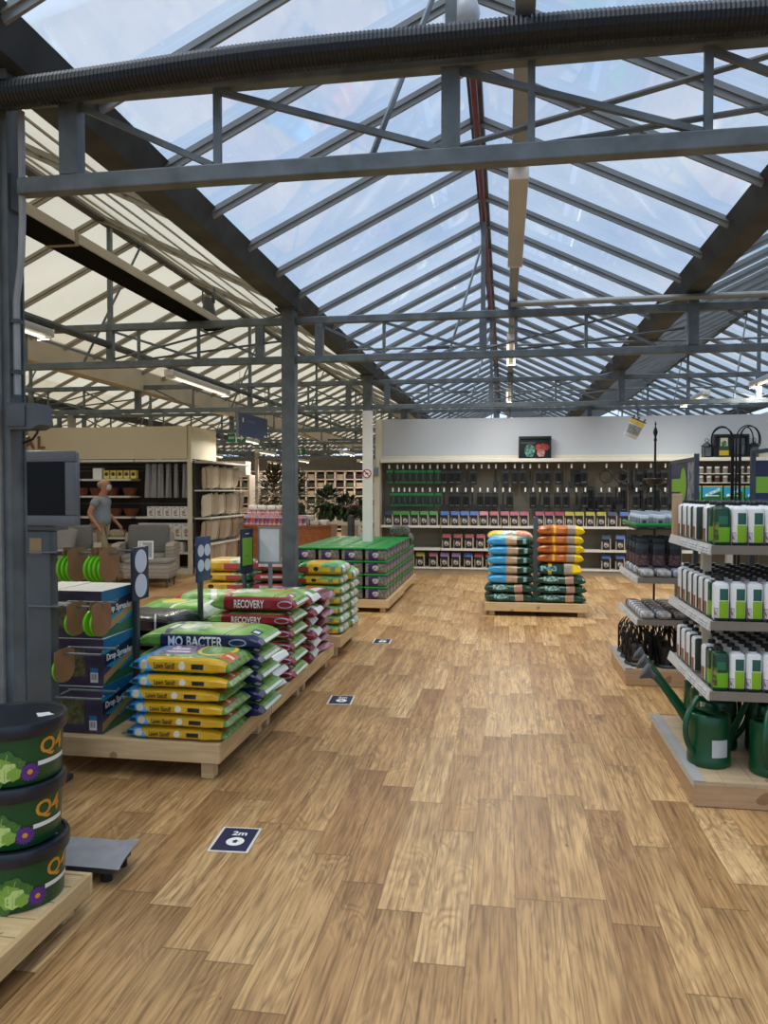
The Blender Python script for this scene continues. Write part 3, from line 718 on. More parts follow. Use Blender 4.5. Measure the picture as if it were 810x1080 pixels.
# sign posts standing in the bag displays
def circ_sign(label, loc, w, h, z0, circles, colm_, rz, foot=0):
    t = T('display_sign', label, 'sign', loc, rz)
    O('post', MB().box(-.016, .016, .01, .04, foot, z0 + .01, .003), darkgrey, t)
    O('panel', MB().box(-w / 2, w / 2, -.006, .008, z0, z0 + h, .004), colm_, t)
    for cx_, cz in circles:
        r_ = .070 if len(circles) == 2 else .043
        O('disc', MB().lathe([(0, .002), (r_, .002), (r_, 0)], 24, M=Matrix.Translation((cx_, -.0062, cz)) @ Matrix.Rotation(PI / 2, 4, 'X')), pattern('disc_print', '#d3d8e4', [('#3a4460', [('z', -.004, .002), ('x', -.02, .02)])], .5, 0), t, smooth=None)
    return t
circ_sign('navy sign with two pale discs beside spreader boxes', (-2.148, 4.285, PT), .195, .315, .70, ((.0, .93), (.0, .785)), navy, R(88))
circ_sign('navy sign with four pale discs standing among green bags', (-2.12, 5.19, PT), .195, .32, .705, ((-.046, .925), (.046, .925), (-.046, .82), (.046, .82)), plain('blue_print', '#1c3a66', .4, 0, .08, 6), R(83), .3)
t = T('display_sign', 'narrow navy and lime sign between yellow and red bags', 'sign', (-2.22, 6.41, PT), R(78))
O('post', MB().box(-.018, .018, .01, .04, 0, .64, .003), darkgrey, t)
O('panel', MB().box(-.1, .1, -.006, .008, .63, 1.02, .004), pattern('lime_panel_print', '#1b2440', [('#7cb52a', [('z', .70, .94), ('x', -.082, .082)]), ('#4c6a2a', [('z', .78, .785), ('x', -.04, .04)]), ('#c9d0dc', [('z', .97, .98), ('x', -.03, .03)])], .4, 0), t, smooth=None)
t = T('display_sign', 'silver framed white sign standing left of the grey column', 'sign', (-2.045, 6.50, PT))
O('post', MB().box(-.016, .016, .012, .04, 0, .71, .003), alum, t)
O('frame', MB().box(-.105, .105, -.004, .014, .705, .725).box(-.105, .105, -.004, .014, 1.015, 1.03).box(-.105, -.09, -.004, .014, .725, 1.015).box(.09, .105, -.004, .014, .725, 1.015), alum, t, smooth=None)
O('sheet', MB().box(-.09, .09, 0, .008, .725, 1.015), plain('white_sheet', '#c9cdd2', .3), t, smooth=None)

# lidded buckets
def wrap(me, r, th, z, dr=.0015):
    me = me.copy()
    for v in me.vertices:
        a = th + v.co.x / r; q = r + dr + v.co.z + (v.co.y + z) * .05
        v.co = (q * math.cos(a), q * math.sin(a), z + v.co.y)
    return me
def flat(build):
    mb = MB(); build(mb); b = mb.b
    bmesh.ops.subdivide_edges(b, edges=b.edges[:], cuts=1); return mb
def mk_bucket():
    t = T('bucket', 'x', 'bucket')
    r = .145
    O('body', MB().lathe([(0, 0), (r - .004, 0), (r, .006), (r + .004, .09), (r + .008, .165), (r + .008, .18), (0, .18)], 40), pattern('bucket_green', '#0c4a24', [('#e9efe9', [('lin', (1, 0, 0), .3, 1)])], .3, 0), t)
    O('lid', MB().lathe([(r + .003, .160), (.163, .160), (.167, .172), (.167, .202), (.163, .209), (.152, .211), (.148, .204), (.1, .204), (0, .205)], 40), plain('lid_navy', '#161d26', .3, 0, .1), t)
    def leafy(mb):
        rr = random.Random(3); lay = 0
        for (x, y, w_, h_, an, mi) in ((-.045, -.012, .030, .042, 50, 0), (-.042, .012, .030, .044, 20, 0), (-.012, .03, .034, .04, -15, 0), (-.03, -.022, .04, .022, 70, 0), (.012, .012, .028, .038, -50, 0), (-.022, .004, .034, .042, 8, 1), (-.004, -.004, .026, .034, -25, 2), (-.03, -.01, .024, .034, 30, 1), (-.014, -.012, .024, .03, 0, 2), (.012, -.012, .02, .026, -40, 1)):
            lay += .0003; c, s_ = math.cos(R(an)), math.sin(R(an)); ring = []
            for k in range(20):
                a = 2 * PI * k / 20; q = 1 + .10 * math.sin(a * 6 + x * 90)
                u, v = w_ * q * math.cos(a), h_ * q * math.sin(a) * (1 if math.sin(a) > 0 else .8)
                ring.append((x + u * c - v * s_, y + u * s_ + v * c, lay))
            for k in range(20): mb._tag([mb.b.faces.new([mb.b.verts.new(p) for p in (ring[k], ring[(k + 1) % 20], (x, y, lay))])], mi)
            d = (-s_ * h_ * .75, c * h_ * .75)
            mb.quad((x - d[0] - .0012, y - d[1], lay + .0002), (x - d[0] + .0012, y - d[1], lay + .0002), (x + d[0] + .0006, y + d[1], lay + .0002), (x + d[0] - .0006, y + d[1], lay + .0002), mi=2 if mi < 2 else 1)
    mb = MB(); leafy(mb)
    O('cabbage_print', wrap(mb.mesh('cabbage_print', [plain('leaf_dark', '#3f6b2a', .5), plain('leaf_mid', '#7da43c', .5), plain('leaf_pale', '#b9cf7a', .5)], None), r, R(-62), .055), None, t)
    mb = MB()
    for k in range(18):
        a = 2 * PI * k / 18; c, s = math.cos(a), math.sin(a)
        mb.quad((0, 0, .002), (.02 * c - .006 * s, .02 * s + .006 * c, .002), (.034 * c, .034 * s, .002), (.02 * c + .006 * s, .02 * s - .006 * c, .002))
    mb.lathe([(0, .004), (.009, .003)], 12, mi=1)
    O('flower_print', wrap(mb.mesh('flower_print', [plain('aster_purple', '#5a2a7a', .5, 0, .2), gold], None), r, R(-38), .045), None, t)
    O('lettering', wrap(text_mesh('Q4', .075, gold, .0006), r, R(-6), .118, .0012), None, t)
    mb = MB()
    for k in range(12): mb.quad((-.05 + k * .0105, -.0075, 0), (-.05 + (k + 1) * .0105, -.0075, 0), (-.05 + (k + 1) * .0105, .0075, 0), (-.05 + k * .0105, .0075, 0))
    O('strip_print', wrap(mb.mesh('strip_print', wink, None), r, R(-8), .066), None, t)
    O('lid_label', MB().prism([(.03 * math.cos(q) * (1 + .25 * math.sin(3 * q)), .022 * math.sin(q) * (1 + .3 * math.cos(4 * q))) for q in [2 * PI * i / 22 for i in range(22)]], 'z', .2048, .2056, M=Matrix.Translation((.095, .02, 0))), whitep, t, smooth=None)
    a = R(-118)
    O('handle_stud', MB().lathe([(0, 0), (.012, 0), (.012, .012), (.008, .02), (0, .02)], 12, M=Matrix.Translation((.166 * math.cos(a), .166 * math.sin(a), .178)) @ Matrix.Rotation(a, 4, 'Z') @ Matrix.Rotation(PI / 2, 4, 'Y')), whitep, t)
    O('handle', MB().tube([(.17 * math.cos(a + q), .17 * math.sin(a + q), .178 + .05 * math.sin(q)) for q in [-PI * i / 24 for i in range(25)]], .003, 6), whitep, t)
    return t
K_bk = Kind(mk_bucket)
for i in range(3): K_bk('green lidded bucket with cabbage picture, %s of the three stacked' % ('lowest', 'middle', 'topmost')[i], (-1.68 + (.004, -.006, .0)[i], 2.425, .1405 + .2125 * i), R((4, -7, -2)[i]), group='stacked lidded buckets')
K_bk('green lidded bucket at frame edge behind the bucket stack', (-2.06, 2.42, .1405), R(60), group='lidded buckets behind')
K_bk('green lidded bucket stacked at frame edge, second up', (-2.06, 2.42, .353), R(50), group='lidded buckets behind')
K_bk('green lidded bucket with white handle at frame edge, third up', (-2.06, 2.42, .5655), R(20), group='lidded buckets behind')

# low black trolley under a grey mat
t = T('low_trolley', 'low black trolley on small feet just past the near pallet', 'trolley', (-1.68, 2.87, 0), R(0))
O('frame', MB().box(-.26, .15, -.085, .085, .035, .072, .004), darkgrey, t)
for xx in (-.22, .12):
    for yy in (-.06, .06): O('foot', MB().lathe([(0, 0), (.022, 0), (.022, .036), (0, .036)], 12, (xx, yy, 0)), black, t)
def mat_grid():
    b = bmesh.new(); nx, ny = 26, 12; V = [[None] * (ny + 1) for _ in range(nx + 1)]
    for i in range(nx + 1):
        for j in range(ny + 1):
            u, v = i / nx, j / ny; x = -.33 + u * .52 - .02 * (v - .5) * u; y = -.115 + v * .215
            z = .0045 + .004 * noise.noise((x * 9, y * 9, 1)) + .012 * max(0, u - .82) / .18 * v - .012 * max(0, .25 - v) / .25
            V[i][j] = b.verts.new((x, y, z + .01))
    for i in range(nx):
        for j in range(ny): b.faces.new((V[i][j], V[i + 1][j], V[i + 1][j + 1], V[i][j + 1]))
    bmesh.ops.solidify(b, geom=b.faces[:], thickness=.005)
    mb = MB(); mb.join(b); return mb
tag(O('floor_mat', mat_grid(), plain('mat_grey', '#bdbdc2', .75, 0, .1, 12), loc=(-1.68, 2.87, .072)), 'grey rubber mat with curled edge lying on the low trolley', 'mat')

# distance stickers on the floor
def mk_tile():
    t = T('floor_sticker', 'x', 'sticker')
    O('border', MB().box(-.09, .09, -.12, .12, 0, .0015), plain('sticker_white', '#d9d6d0', .4), t, smooth=None)
    O('panel', MB().box(-.079, .079, -.109, .109, .0015, .0022), plain('sticker_navy', '#262b4a', .35, 0, .1), t, smooth=None)
    O('disc', MB().lathe([(0, .0003), (.04, .0003), (.04, 0)], 28, (.006, -.022, .0023)), wink, t, smooth=None)
    O('arrow', MB().prism([(-.012, -.02), (.012, -.02), (.012, 0), (.024, 0), (0, .024), (-.024, 0), (-.012, 0)], 'z', .0027, .0031, M=Matrix.Translation((.006, -.022, 0)) @ Matrix.Diagonal((.7, .7, 1, 1))), plain('sticker_navy', ''), t, smooth=None)
    O('lettering', text_mesh('2m', .055, wink, .0006), None, t, (.006, .055, .0026))
    return t
K_tile = Kind(mk_tile)
for l, (x, y), r in (('navy two metre floor sticker closest to the camera', (-1.178, 3.228), 3), ('navy two metre floor sticker beside the maroon bags', (-1.195, 5.53), 4), ('navy two metre floor sticker farthest away beyond yellow bags', (-1.245, 7.77), 2)):
    K_tile(l, (x, y, .0004), R(r), group='two metre floor stickers')

# ------------------------------------------------------------------ shelving along the back
BY = 14.2
def XW(px): return -2.156 + (px - 411) * .01747
BW = 1.125; BX0 = -2.31
row1 = [411, 420, 426, 433, 440, 447, 455, 463, 470, 478, 485, 494, 501, 509.5, 517, 524.5, 534.5, 544, 552, 560, 569, 577.5, 589, 602, 615, 637, 652, 667, 681, 695, 708]
row2 = [415, 421.5, 427.5, 433, 440, 447, 455, 463.5, 470, 478, 484, 493, 500, 508, 516, 523.5, 532, 539, 555, 563, 570, 577, 588, 597, 607, 616, 632, 640, 650, 667, 681, 695]
hookm = plain('hook_steel', '#8c8c88', .35, .6)
for k in range(7):
    x0 = BX0 + BW * k
    t = T('shelving_bay', 'cream pegboard shelving bay along the back wall, %s from the left' % ORD[k], 'shelving', (x0, BY, 0), 0, 'back wall shelving bays')
    O('back_panel', MB().box(.004, BW - .004, .30, .33, .1, 2.13), pattern('pegboard_print', '#615d50', [('#555146', [('z', i * .12 + .28, i * .12 + .285)]) for i in range(15)], .7, 0), t, smooth=None)
    for z in ((.9, .48) if k < 5 else (.9, .48)):
        sh = O('shelf', MB().box(.006, BW - .006, 0, .30, z - .03, z), shelfw, t, smooth=None)
        O('price_rail', MB().box(.006, BW - .006, -.008, -.0005, z - .04, z + .004), shelfw, sh, smooth=None)
    O('base_shelf', MB().box(.006, BW - .006, 0, .30, .10, .13), shelfw, t, smooth=None)
    O('plinth', MB().box(.006, BW - .006, .03, .05, 0, .10), plain('plinth_tan', '#a89c80', .6), t, smooth=None)
    O('canopy', MB().box(.0, BW, -.02, .33, 2.07, 2.13, .004), shelfw, t, smooth=None)
    O('header_rail', MB().box(0, BW, .18, .2, 2.13, 2.2), creampost, t, smooth=None)
    O('header_panel', MB().box(.0, BW, .2, .23, 2.15, 2.89), hdr, t, smooth=None)
    O('upright', MB().box(-.012, .012, .27, .30, 0, 2.07), plain('upright_grey', '#6f6b5c', .6), t, smooth=None)
    if k == 0:
        O('end_panel', MB().box(-.12, -.013, -.02, .33, 0, 2.13, .004).box(-.12, -.001, .16, .33, 2.1305, 2.89, .004), creampost, t, smooth=None)
    for rows, z in ((row1, 2.0), (row2, 1.57)):
        for px in rows:
            X = XW(px) - x0
            if 0 <= X < BW:
                hk = O('peg_hook', MB().tube([(X, .30, z - .02), (X, .10, z - .02), (X, .09, z - .01)], .004, 5), hookm, t)
                O('price_tag', MB().box(X - .014, X + .014, .084, .088, z - .045, z + .03, .002), whitep, hk, smooth=None)
def mk_tool(kind):
    def f():
        t = T('hanging_tool', 'x', 'tool')
        if kind == 0:      # green topped card with dark trowel
            O('card', MB().box(-.058, .058, -.004, .0, -.25, .0, .003), pattern('green_card_print', '#15271c', [('#0e8a40', [('z', -.05, 1)]), ('#0f6a34', [('z', -1, -.205)]), (('#2c332e', '#55605a', 40), [('z', -.2, -.07), ('x', -.02, .02)])], .4, 0), t, smooth=None)
            O('tool', MB().lathe([(0, -.22), (.02, -.2), (.026, -.15), (.012, -.1), (.014, -.03), (0, -.03)], 10, (0, -.016, 0), sy=.5), darkgrey, t)
        elif kind == 1:    # dark pack with two connectors
            O('card', MB().box(-.062, .062, -.004, 0, -.27, 0, .003), pattern('black_card_print', '#1a1c1c', [('#2f3433', [('z', -.06, -.02)]), ('#6e7473', [('z', -.235, -.22), ('x', -.035, .035)])], .4, 0), t, smooth=None)
            for dx in (-.022, .022): O('connector', MB().lathe([(0, -.2), (.014, -.2), (.018, -.17), (.012, -.14), (.017, -.11), (.017, -.07), (0, -.06)], 10, (dx, -.02, 0)), black, t)
        elif kind == 2:    # coiled wire ring
            O('coil', MB().tube([(.11 * math.sin(a), -.012 + .003 * math.sin(a * 7), -.12 + .11 * math.cos(a)) for a in [2 * PI * i / 28 for i in range(28)]], .018, 7, closed=True), plain('coil_grey', '#262a2a', .5), t)
            O('tie', MB().box(-.012, .012, -.036, .012, -.03, .02, .004), black, t)
        else:              # long black head on a handle
            O('handle', MB().tube([(0, -.015, 0), (0, -.015, -.22)], .013, 8), black, t)
            O('head', MB().prism([(-.06, -.21), (.06, -.21), (.045, -.34), (-.045, -.34)], 'y', -.03, -.004), plain('tool_black', '#202426', .4), t)
        return t
    return f
K_t = [Kind(mk_tool(k)) for k in range(4)]
for ri, (rows, z, nm) in enumerate(((row1, 1.93, 'upper'), (row2, 1.50, 'lower'))):
    for i, px in enumerate(rows):
        if ri == 0 and px in (509.5, 517): continue
        if ri == 1 and px in (555,): continue
        g = px < 466
        kd = 0 if g else (2 if ri == 0 and px in (637, 652) else 3 if (i * 7 + ri) % 4 == 1 else 1)
        X = XW(px)
        K_t[kd]('%s on the %s peg row of back wall, %s from left' % (('green topped tool card', 'black connector pack', 'black coiled wire', 'long black tool head')[kd], nm, ORD[i]), (X, BY + .13 + .02 * (i % 2), z), 0, group='tools hanging on %s peg row' % nm)
xr = random.Random(4)
for z, nm in ((1.95, 'upper'), (1.66, 'middle'), (1.47, 'lower')):
    n_ = 0
    for X in (1.3, 1.42, 1.54, 1.66, 1.98, 2.12, 2.26, 2.4, 2.54, 2.68, 2.82, 2.96):
        if xr.random() < .2 or (nm == 'upper' and 1.6 < X < 2.1): continue
        kk = xr.choice((1, 1, 3))
        K_t[kk]('%s hung flat against peg wall at right, %s in %s row' % ({1: 'dark connector pack', 3: 'black tool head'}[kk], ORD[n_], nm), (X, BY + .25, z - .04), 0, group='extra fittings at right of peg wall'); n_ += 1
# boxed goods on the shelves
def mk_pack(col):
    def f():
        t = T('boxed_lure', 'x', 'packet')
        O('packet_body', MB().box(-.078, .078, -.055, .055, 0, .195, .004), pattern('pack_print', '#1a1a20', [(('#cfc9c0', '#3a3338', 26), [('ell', (.0, -.055, .09), (.045, .03, .05))]), ('#c8b79a', [('x', .062, 1)]), ('#b7aa90', [('x', -1, -.066), ('z', 0, .15)])], .4, 0), t, smooth=None)
        O('header_card', MB().prism([(-.05, .195), (.05, .195), (.012, .262), (-.012, .262)], 'x', -.078, .078), col, t, smooth=None)
        return t
    return f
HC = {'green': '#327a22', 'blue': '#264f94', 'pink': '#a85e60', 'crimson': '#861233', 'yellow': '#9a921f', 'red': '#8e2626', 'lilac': '#8c6a9a', 'dark': '#1d2842'}
K_p = {c: Kind(mk_pack(plain('card_' + c, h, .45, 0, .3, 30))) for c, h in HC.items()}
S1 = [(411, 'dark'), (420, 'green'), (429, 'green'), (439, 'green'), (449, 'green'), (459, 'green'), (471, 'blue'), (482, 'blue'), (492, 'blue'), (502, 'blue'), (512, 'pink'), (523, 'red'), (534, 'crimson'), (544, 'crimson'), (554, 'crimson'), (570, 'crimson'), (580, 'crimson'), (590, 'crimson'), (600, 'yellow'), (610, 'yellow'), (621, 'yellow'), (632, 'yellow'), (643, 'dark'), (655, 'blue')]
S2 = [(473, 'red'), (485, 'red'), (497, 'red'), (509, 'red'), (521, 'crimson'), (637, 'dark'), (651, 'blue')]
S3 = [(434, 'red'), (445, 'yellow'), (459, 'pink'), (471, 'lilac'), (483, 'lilac'), (496, 'blue'), (507, 'red'), (519, 'red'), (637, 'blue'), (651, 'blue')]
for rows, z, nm in ((S1, .902, 'top shelf'), (S2, .482, 'middle shelf'), (S3, .132, 'base shelf')):
    for i, (px, c) in enumerate(rows):
        K_p[c]('dark packet with %s header on %s of back wall, %s from left' % (c if c != 'dark' else 'dark blue', nm, ORD[i]), (XW(px), BY + .075, z), 0, group='packets on the back wall ' + nm)
# display boxes and lanterns standing on the canopy
def showbox(label, x0, x1, layers):
    t = T('display_box', label, 'display box', (x0, BY + .0, 2.131))
    W = x1 - x0
    O('frame', MB().box(0, W, 0, .17, 0, .03).box(0, W, 0, .17, .36, .40).box(0, .03, 0, .17, .03, .36).box(W - .03, W, 0, .17, .03, .36).box(.03, W - .03, .15, .17, .03, .36), black, t, smooth=None)
    O('picture', MB().box(.03, W - .03, .06, .149, .03, .36), pattern('picture_' + label.split()[-1], '#14171a', layers, .3, 0), t, smooth=None)
showbox('black display box with teal and red picture above pegboard', .235, .815, [(('#6fa99a', '#2f4a44', 18), [('ell', (.2, .06, .14), (.09, .1, .12))]), (('#b5483c', '#5a2420', 16), [('ell', (.42, .06, .2), (.13, .1, .07))]), (('#8a4a4a', '#c99a90', 20), [('ell', (.40, .06, .10), (.07, .1, .08))]), ('#3b4a44', [('z', .27, .3), ('x', .04, .3)])])
showbox('black display box with yellow packet on canopy at right', 3.60, 4.18, [('#2d4a3a', [('x', .1, .26), ('z', .1, .36)]), ('#d8dcc8', [('x', .12, .24), ('z', .2, .34)]), (('#2d4a3a', '#9ab08a', 25), [('ell', (.18, .06, .24), (.05, .1, .05))]), ('#c9a81e', [('x', .1, .26), ('z', .03, .12)]), (('#5a666e', '#39434a', 20), [('x', .33, .52), ('z', .05, .33)])])
def mk_lantern():
    t = T('lantern', 'x', 'lantern')
    O('base', MB().box(-.07, .07, -.07, .07, 0, .02), black, t, smooth=None)
    for a in (-.06, .06):
        for b in (-.06, .06): O('bar', MB().box(a - .006, a + .006, b - .006, b + .006, .02, .19), black, t, smooth=None)
    O('glass_box', MB().box(-.052, .052, -.052, .052, .021, .189), plain('smoked_glass', '#5a6268', .1), t, smooth=None)
    O('roof', MB().lathe([(.105, 0), (.1, .012), (.03, .07), (.012, .08), (0, .08)], 4, (0, 0, .19)), black, t, smooth=None)
    O('ring', MB().tube([(.03 * math.cos(a), 0, .3 + .03 * math.sin(a)) for a in [2 * PI * i / 16 for i in range(16)]], .005, 5, closed=True), black, t)
    return t
K_l = Kind(mk_lantern)
K_l('black lantern left of the display box on canopy at right', (3.50, BY + .09, 2.131), .1, group='lanterns on the canopy')
K_l('black lantern right of the display box on canopy at right', (4.28, BY + .09, 2.131), -.1, group='lanterns on the canopy')
# jars and green cartons on the right end of the back wall
shl = T('wall_bracket_shelf', 'pair of short white shelves with jars under right canopy', 'shelf', (3.2, BY + .04, 0))
for z in (1.85, 1.69, 1.36): O('shelf', MB().box(0, 1.1, 0, .235, z - .012, z), shelfw, shl, smooth=None)
def mk_jar(c):
    def f():
        t = T('jar', 'x', 'jar')
        O('glass_body', MB().lathe([(0, 0), (.042, 0), (.045, .01), (.045, .07), (.034, .085), (0, .085)], 14), plain('jar_' + c, {'pale': '#8d867c', 'brown': '#5a3a2c'}[c], .25), t)
        O('lid', MB().lathe([(.04, .085), (.042, .088), (.042, .12), (0, .12)], 14), whitep if c == 'pale' else plain('grey_lid', '#9a9a98', .4), t)
        return t
    return f
K_j = {c: Kind(mk_jar(c)) for c in ('pale', 'brown')}
for z, nm in ((1.851, 'upper'), (1.691, 'lower')):
    for i in range(8):
        c = 'brown' if nm == 'lower' and i in (3, 5) else 'pale'
        K_j[c]('%s jar on the %s of two white jar shelves, %s from left' % (c, nm, ORD[i]), (3.28 + i * .135, BY + .12, z), 0, group='jars at right end of back wall')
def mk_carton():
    o = O('seed_carton', MB().box(-.165, .165, -.09, .09, 0, .27, .004), pattern('carton_print', '#0f5a30', [('#2c93b8', [('lin', (-.35, 0, 1), .12, 1)]), (('#d9e4e0', '#3fa0a8', 22), [('lin', (-.5, 0, 1), .13, .18), ('x', -.12, .12)]), ('#e0e8e0', [('z', .09, .105), ('x', -.11, .11)]), ('#5aa02c', [('x', .145, 1)]), ('#b49a62', [('z', .25, 1)])], .4, 0), smooth=None)
    return tag(o, 'x', 'carton')
K_c = Kind(mk_carton)
for i in range(4): K_c('green and blue carton under the jars on back wall, %s from left' % ORD[i], (3.24 + i * .355, BY + .14, 1.361), 0, group='green cartons under the jars')
# paint tin lamp hanging under a truss
t = T('hanging_tin', 'tilted grey tin with yellow rim hanging before back wall', 'tin', (1.722, 10.89, 2.385), rot=(R(8), R(24), 0))
O('tin_body', MB().lathe([(0, -.12), (.085, -.12), (.09, -.11), (.1, .07), (0, .07)], 24), pattern('tin_print', '#c9ccce', [(('#6f757c', '#9aa0a4', 30), [('z', -.07, .05)])], .35, 0), t)
O('rim', MB().lathe([(.1, .07), (.106, .075), (.106, .115), (.1, .12), (0, .12)], 24), plain('tin_yellow', '#d8b53a', .4), t)
O('bracket', MB().box(-.09, .11, -.012, .012, .121, .14).tube([(-.07, 0, .14), (-.07, 0, .18)], .012, 6).tube([(.0, 0, .14), (.0, 0, .18)], .012, 6).tube([(.08, 0, .14), (.08, 0, .18)], .012, 6).tube([(0, 0, .13), (-.12, 0, .34)], .006, 6), dsteel, t)

# ------------------------------------------------------------------ centre table of bags
pallet('pine display table in the middle of the aisle under blue and orange bags', -.245, 1.0, 9.58, 10.5, .165, .105)
def side(zz): return [('y', -9, 9)]
K_cb = bag_kind('bag', (.58, .42, .118), pattern('blue_tan_green_print', '#14402f', [('#3d9ccc', [('x', -1, -.06)]), ('#b3987a', [('x', -.06, .075)]), ('#8fc4d8', [('x', .15, .19), ('z', -.03, .03)])], .3, .3), 21, (), .014, 'bark_bag')
K_co = bag_kind('bag', (.58, .42, .118), pattern('orange_grey_yellow_print', '#b8641f', [('#e0b020', [('x', -.09, -.06)]), ('#a69a8c', [('x', .08, .18)]), ('#f0cf10', [('x', .18, 1)]), (('#b8641f', '#8a4a1c', 16), [('x', -.29, -.1), ('z', .0, 1)])], .3, .3), 22, (), .014, 'bark_bag')
K_cd = bag_kind('bag', (.62, .46, .112), pattern('dark_green_tan_print', ('#12382a', '#1a4a36', 9), [('#b58f78', [('x', .06, .16)]), (('#9cc0b4', '#17402f', 40), [('x', -.2, -.02), ('z', -.01, .05)])], .25, .35), 23, (), .016, 'bark_bag')
K_cy = bag_kind('bag', (.54, .42, .16), pattern('green_yellow_end_print', '#17402f', [('#d8b820', [('x', -.14, -.1)]), ('#b9b0a0', [('x', .05, .15)]), ('#f0cf10', [('x', .15, 1)]), (('#9ac4d4', '#17402f', 30), [('x', -.23, -.04), ('z', -.02, .04)])], .3, .4), 24, (), .018, 'bark_bag')
K_cf = bag_kind('bag', (.58, .40, .11), pattern('floral_print', ('#e0b820', '#d8c060', 10), [(('#d8d8d0', '#5a7a4a', 24), [('x', -.1, .06)]), (('#d0683c', '#e0c0a0', 20), [('x', .06, .3)])], .3, .3), 25, (), .016, 'bark_bag')
z0 = .165
for i in range(2): K_cd('dark green bag with tan band, %s under the blue bags' % ('lower', 'upper')[i], (.055, 9.84, z0 + .112 * (i + .5)), R(2 - i * 3), group='dark green bags under blue')
for i in range(5): K_cb('blue and dark green bag, %s of the stack of five' % updown(i, 5), (.07 + .008 * (i % 2), 9.84, z0 + .224 + .118 * (i + .5)), R((1, -1.5, .5, 1.2, -1)[i]), group='blue bags on centre table')
K_cf('yellow bag with flower print lying behind top of the blue stack', (.06, 10.26, z0 + .80), R(2))
for i in range(6): K_cy('yellow ended bag, %s of rear stack on centre table' % updown(i, 6), (.06, 10.26, z0 + .13 * (i + .5)), R(180), group='rear bags on centre table') if i < 5 else None
for i in range(3): K_cd('dark green bag with tan band, %s under the orange bags' % ('lowest', 'middle', 'uppermost')[i], (.675, 9.84, z0 + .112 * (i + .5)), R((-1, 2, -2)[i]), group='dark green bags under orange')
K_cy('dark green bag with yellow end crumpled below orange bags', (.66, 9.84, z0 + .336 + .08), R(1))
for i in range(4): K_co('orange bag with grey band and yellow end, %s of four' % updown(i, 4), (.665 + .006 * (i % 2), 9.84, z0 + .496 + .113 * (i + .5)), R((-1, 1, -.6, 1)[i]), group='orange bags on centre table')
t = T('display_post', 'bare dark grey post standing between blue and orange bags', 'post', (.372, 9.66, z0))
O('post', MB().box(-.03, .03, -.02, .02, 0, 1.06, .004), plain('post_grey', '#3c4349', .5), t)
O('base_plate', MB().box(-.045, .045, -.03, .03, 0, .008), darkgrey, t)

# ------------------------------------------------------------------ green lidded tubs
pallet('long pine display table under the green lidded tubs', -2.72, -1.45, 9.58, 11.1, .16, .1)
pallet('second pine display table under tubs, nearer the back wall', -2.72, -1.47, 11.12, 12.72, .16, .1)
ttub = pattern('tub_print', ('#5a5650', '#8c857a', 34), [('#2a1f58', [('y', -1, -.13), ('x', -.09, .03)]), ('#2a1f58', [('x', .12, 1), ('y', -.08, .04)]), (('#cfc6c0', '#5a3a6a', 30), [('y', -1, -.13), ('ell', (.0, -.14, .07), (.045, .05, .035))]), (('#cfc6c0', '#5a3a6a', 30), [('x', .12, 1), ('ell', (.135, .02, .07), (.05, .04, .03))])], .3, .0)
def mk_tub():
    t = T('lidded_tub', 'x', 'tub')
    O('body', MB().box(-.136, .136, -.136, .136, 0, .138, .02), ttub, t)
    O('lid', MB().box(-.148, .148, -.148, .148, .138, .163, .01).box(-.12, .12, -.12, .12, .16, .1645, .004), glid, t)
    return t
K_tub = Kind(mk_tub); TN = 10
for j in range(TN):
    for i in range(4):
        n = 4 if j < 8 else 3
        for k in range(n):
            K_tub('green lidded clear tub, %s row back, %s from left, %s' % (ORD[j], ORD[i], ('lowest', 'second up', 'third up', 'top layer')[k]), (-2.55 + i * .307, 9.76 + j * .3 + (.04 if j > 4 else 0), .1605 + .165 * k), 0, group='green lidded tubs')
def mk_net():
    o = O('grey_net_sack', bag_mesh(.3, .26, .17, plain('net_grey', '#5f5b52', .7, 0, .5, 40), 33, .03)); return tag(o, 'grey netted sack lying on top of the far tubs', 'sack')
mk_net().location = (-1.66, 12.15, .1605 + .165 * 4 + .09)
o = O('grey_net_sack', bag_mesh(.34, .28, .2, MATS['net_grey'], 34, .035)); tag(o, 'larger grey netted sack on tubs nearest the back wall', 'sack'); o.location = (-1.66, 12.5, .1605 + .165 * 3 + .105)

# ------------------------------------------------------------------ bottle display on the right
def plinth(label, x0, x1, y0, y1, h):
    t = T('display_plinth', label, 'plinth', (x0, y0, 0)); W, D = x1 - x0, y1 - y0
    O('front_panel', MB().box(.012, W, 0, .02, .004, h - .02), oakb, t, smooth=None)
    O('side_panel', MB().box(0, .02, .0205, D, .004, h - .02).box(0, .0115, 0, .02, .004, h - .02), oakb, t, smooth=None)
    O('back_panel', MB().box(.0205, W, D - .02, D, .004, h - .02), oakb, t, smooth=None)
    d = MB(); n = int(W / .14); st = W / n
    for i in range(n): d.box(i * st, (i + 1) * st - .002, 0, D, h - .0195, h)
    O('deck', d, decking, t, smooth=None)
    O('edge_strip', MB().box(-.004, .055, -.004, D, h + .0005, h + .006, .002).box(-.006, -.001, -.004, D, h - .03, h + .006), plain('clear_strip', '#a9a8a6', .15, 0, .05), t, smooth=None)
    return t
plinth('tan wooden plinth under the watering cans and bottle shelves', .92, 2.2, 3.92, 5.05, .127)
plinth('tan wooden plinth under the black wire lanterns', .95, 1.9, 6.30, 7.15, .136)
railm = plain('price_rail_white', '#c9c7c2', .35, 0, .05)
shm = plain('shelf_taupe', '#7f776c', .5, .1, .08)
tick = pattern('price_ticket_print', '#d9d8d6', [('#9aa0b0', [('z', -.012, -.006)]), ('#6a6f80', [('z', .002, .006)])], .4, 0)
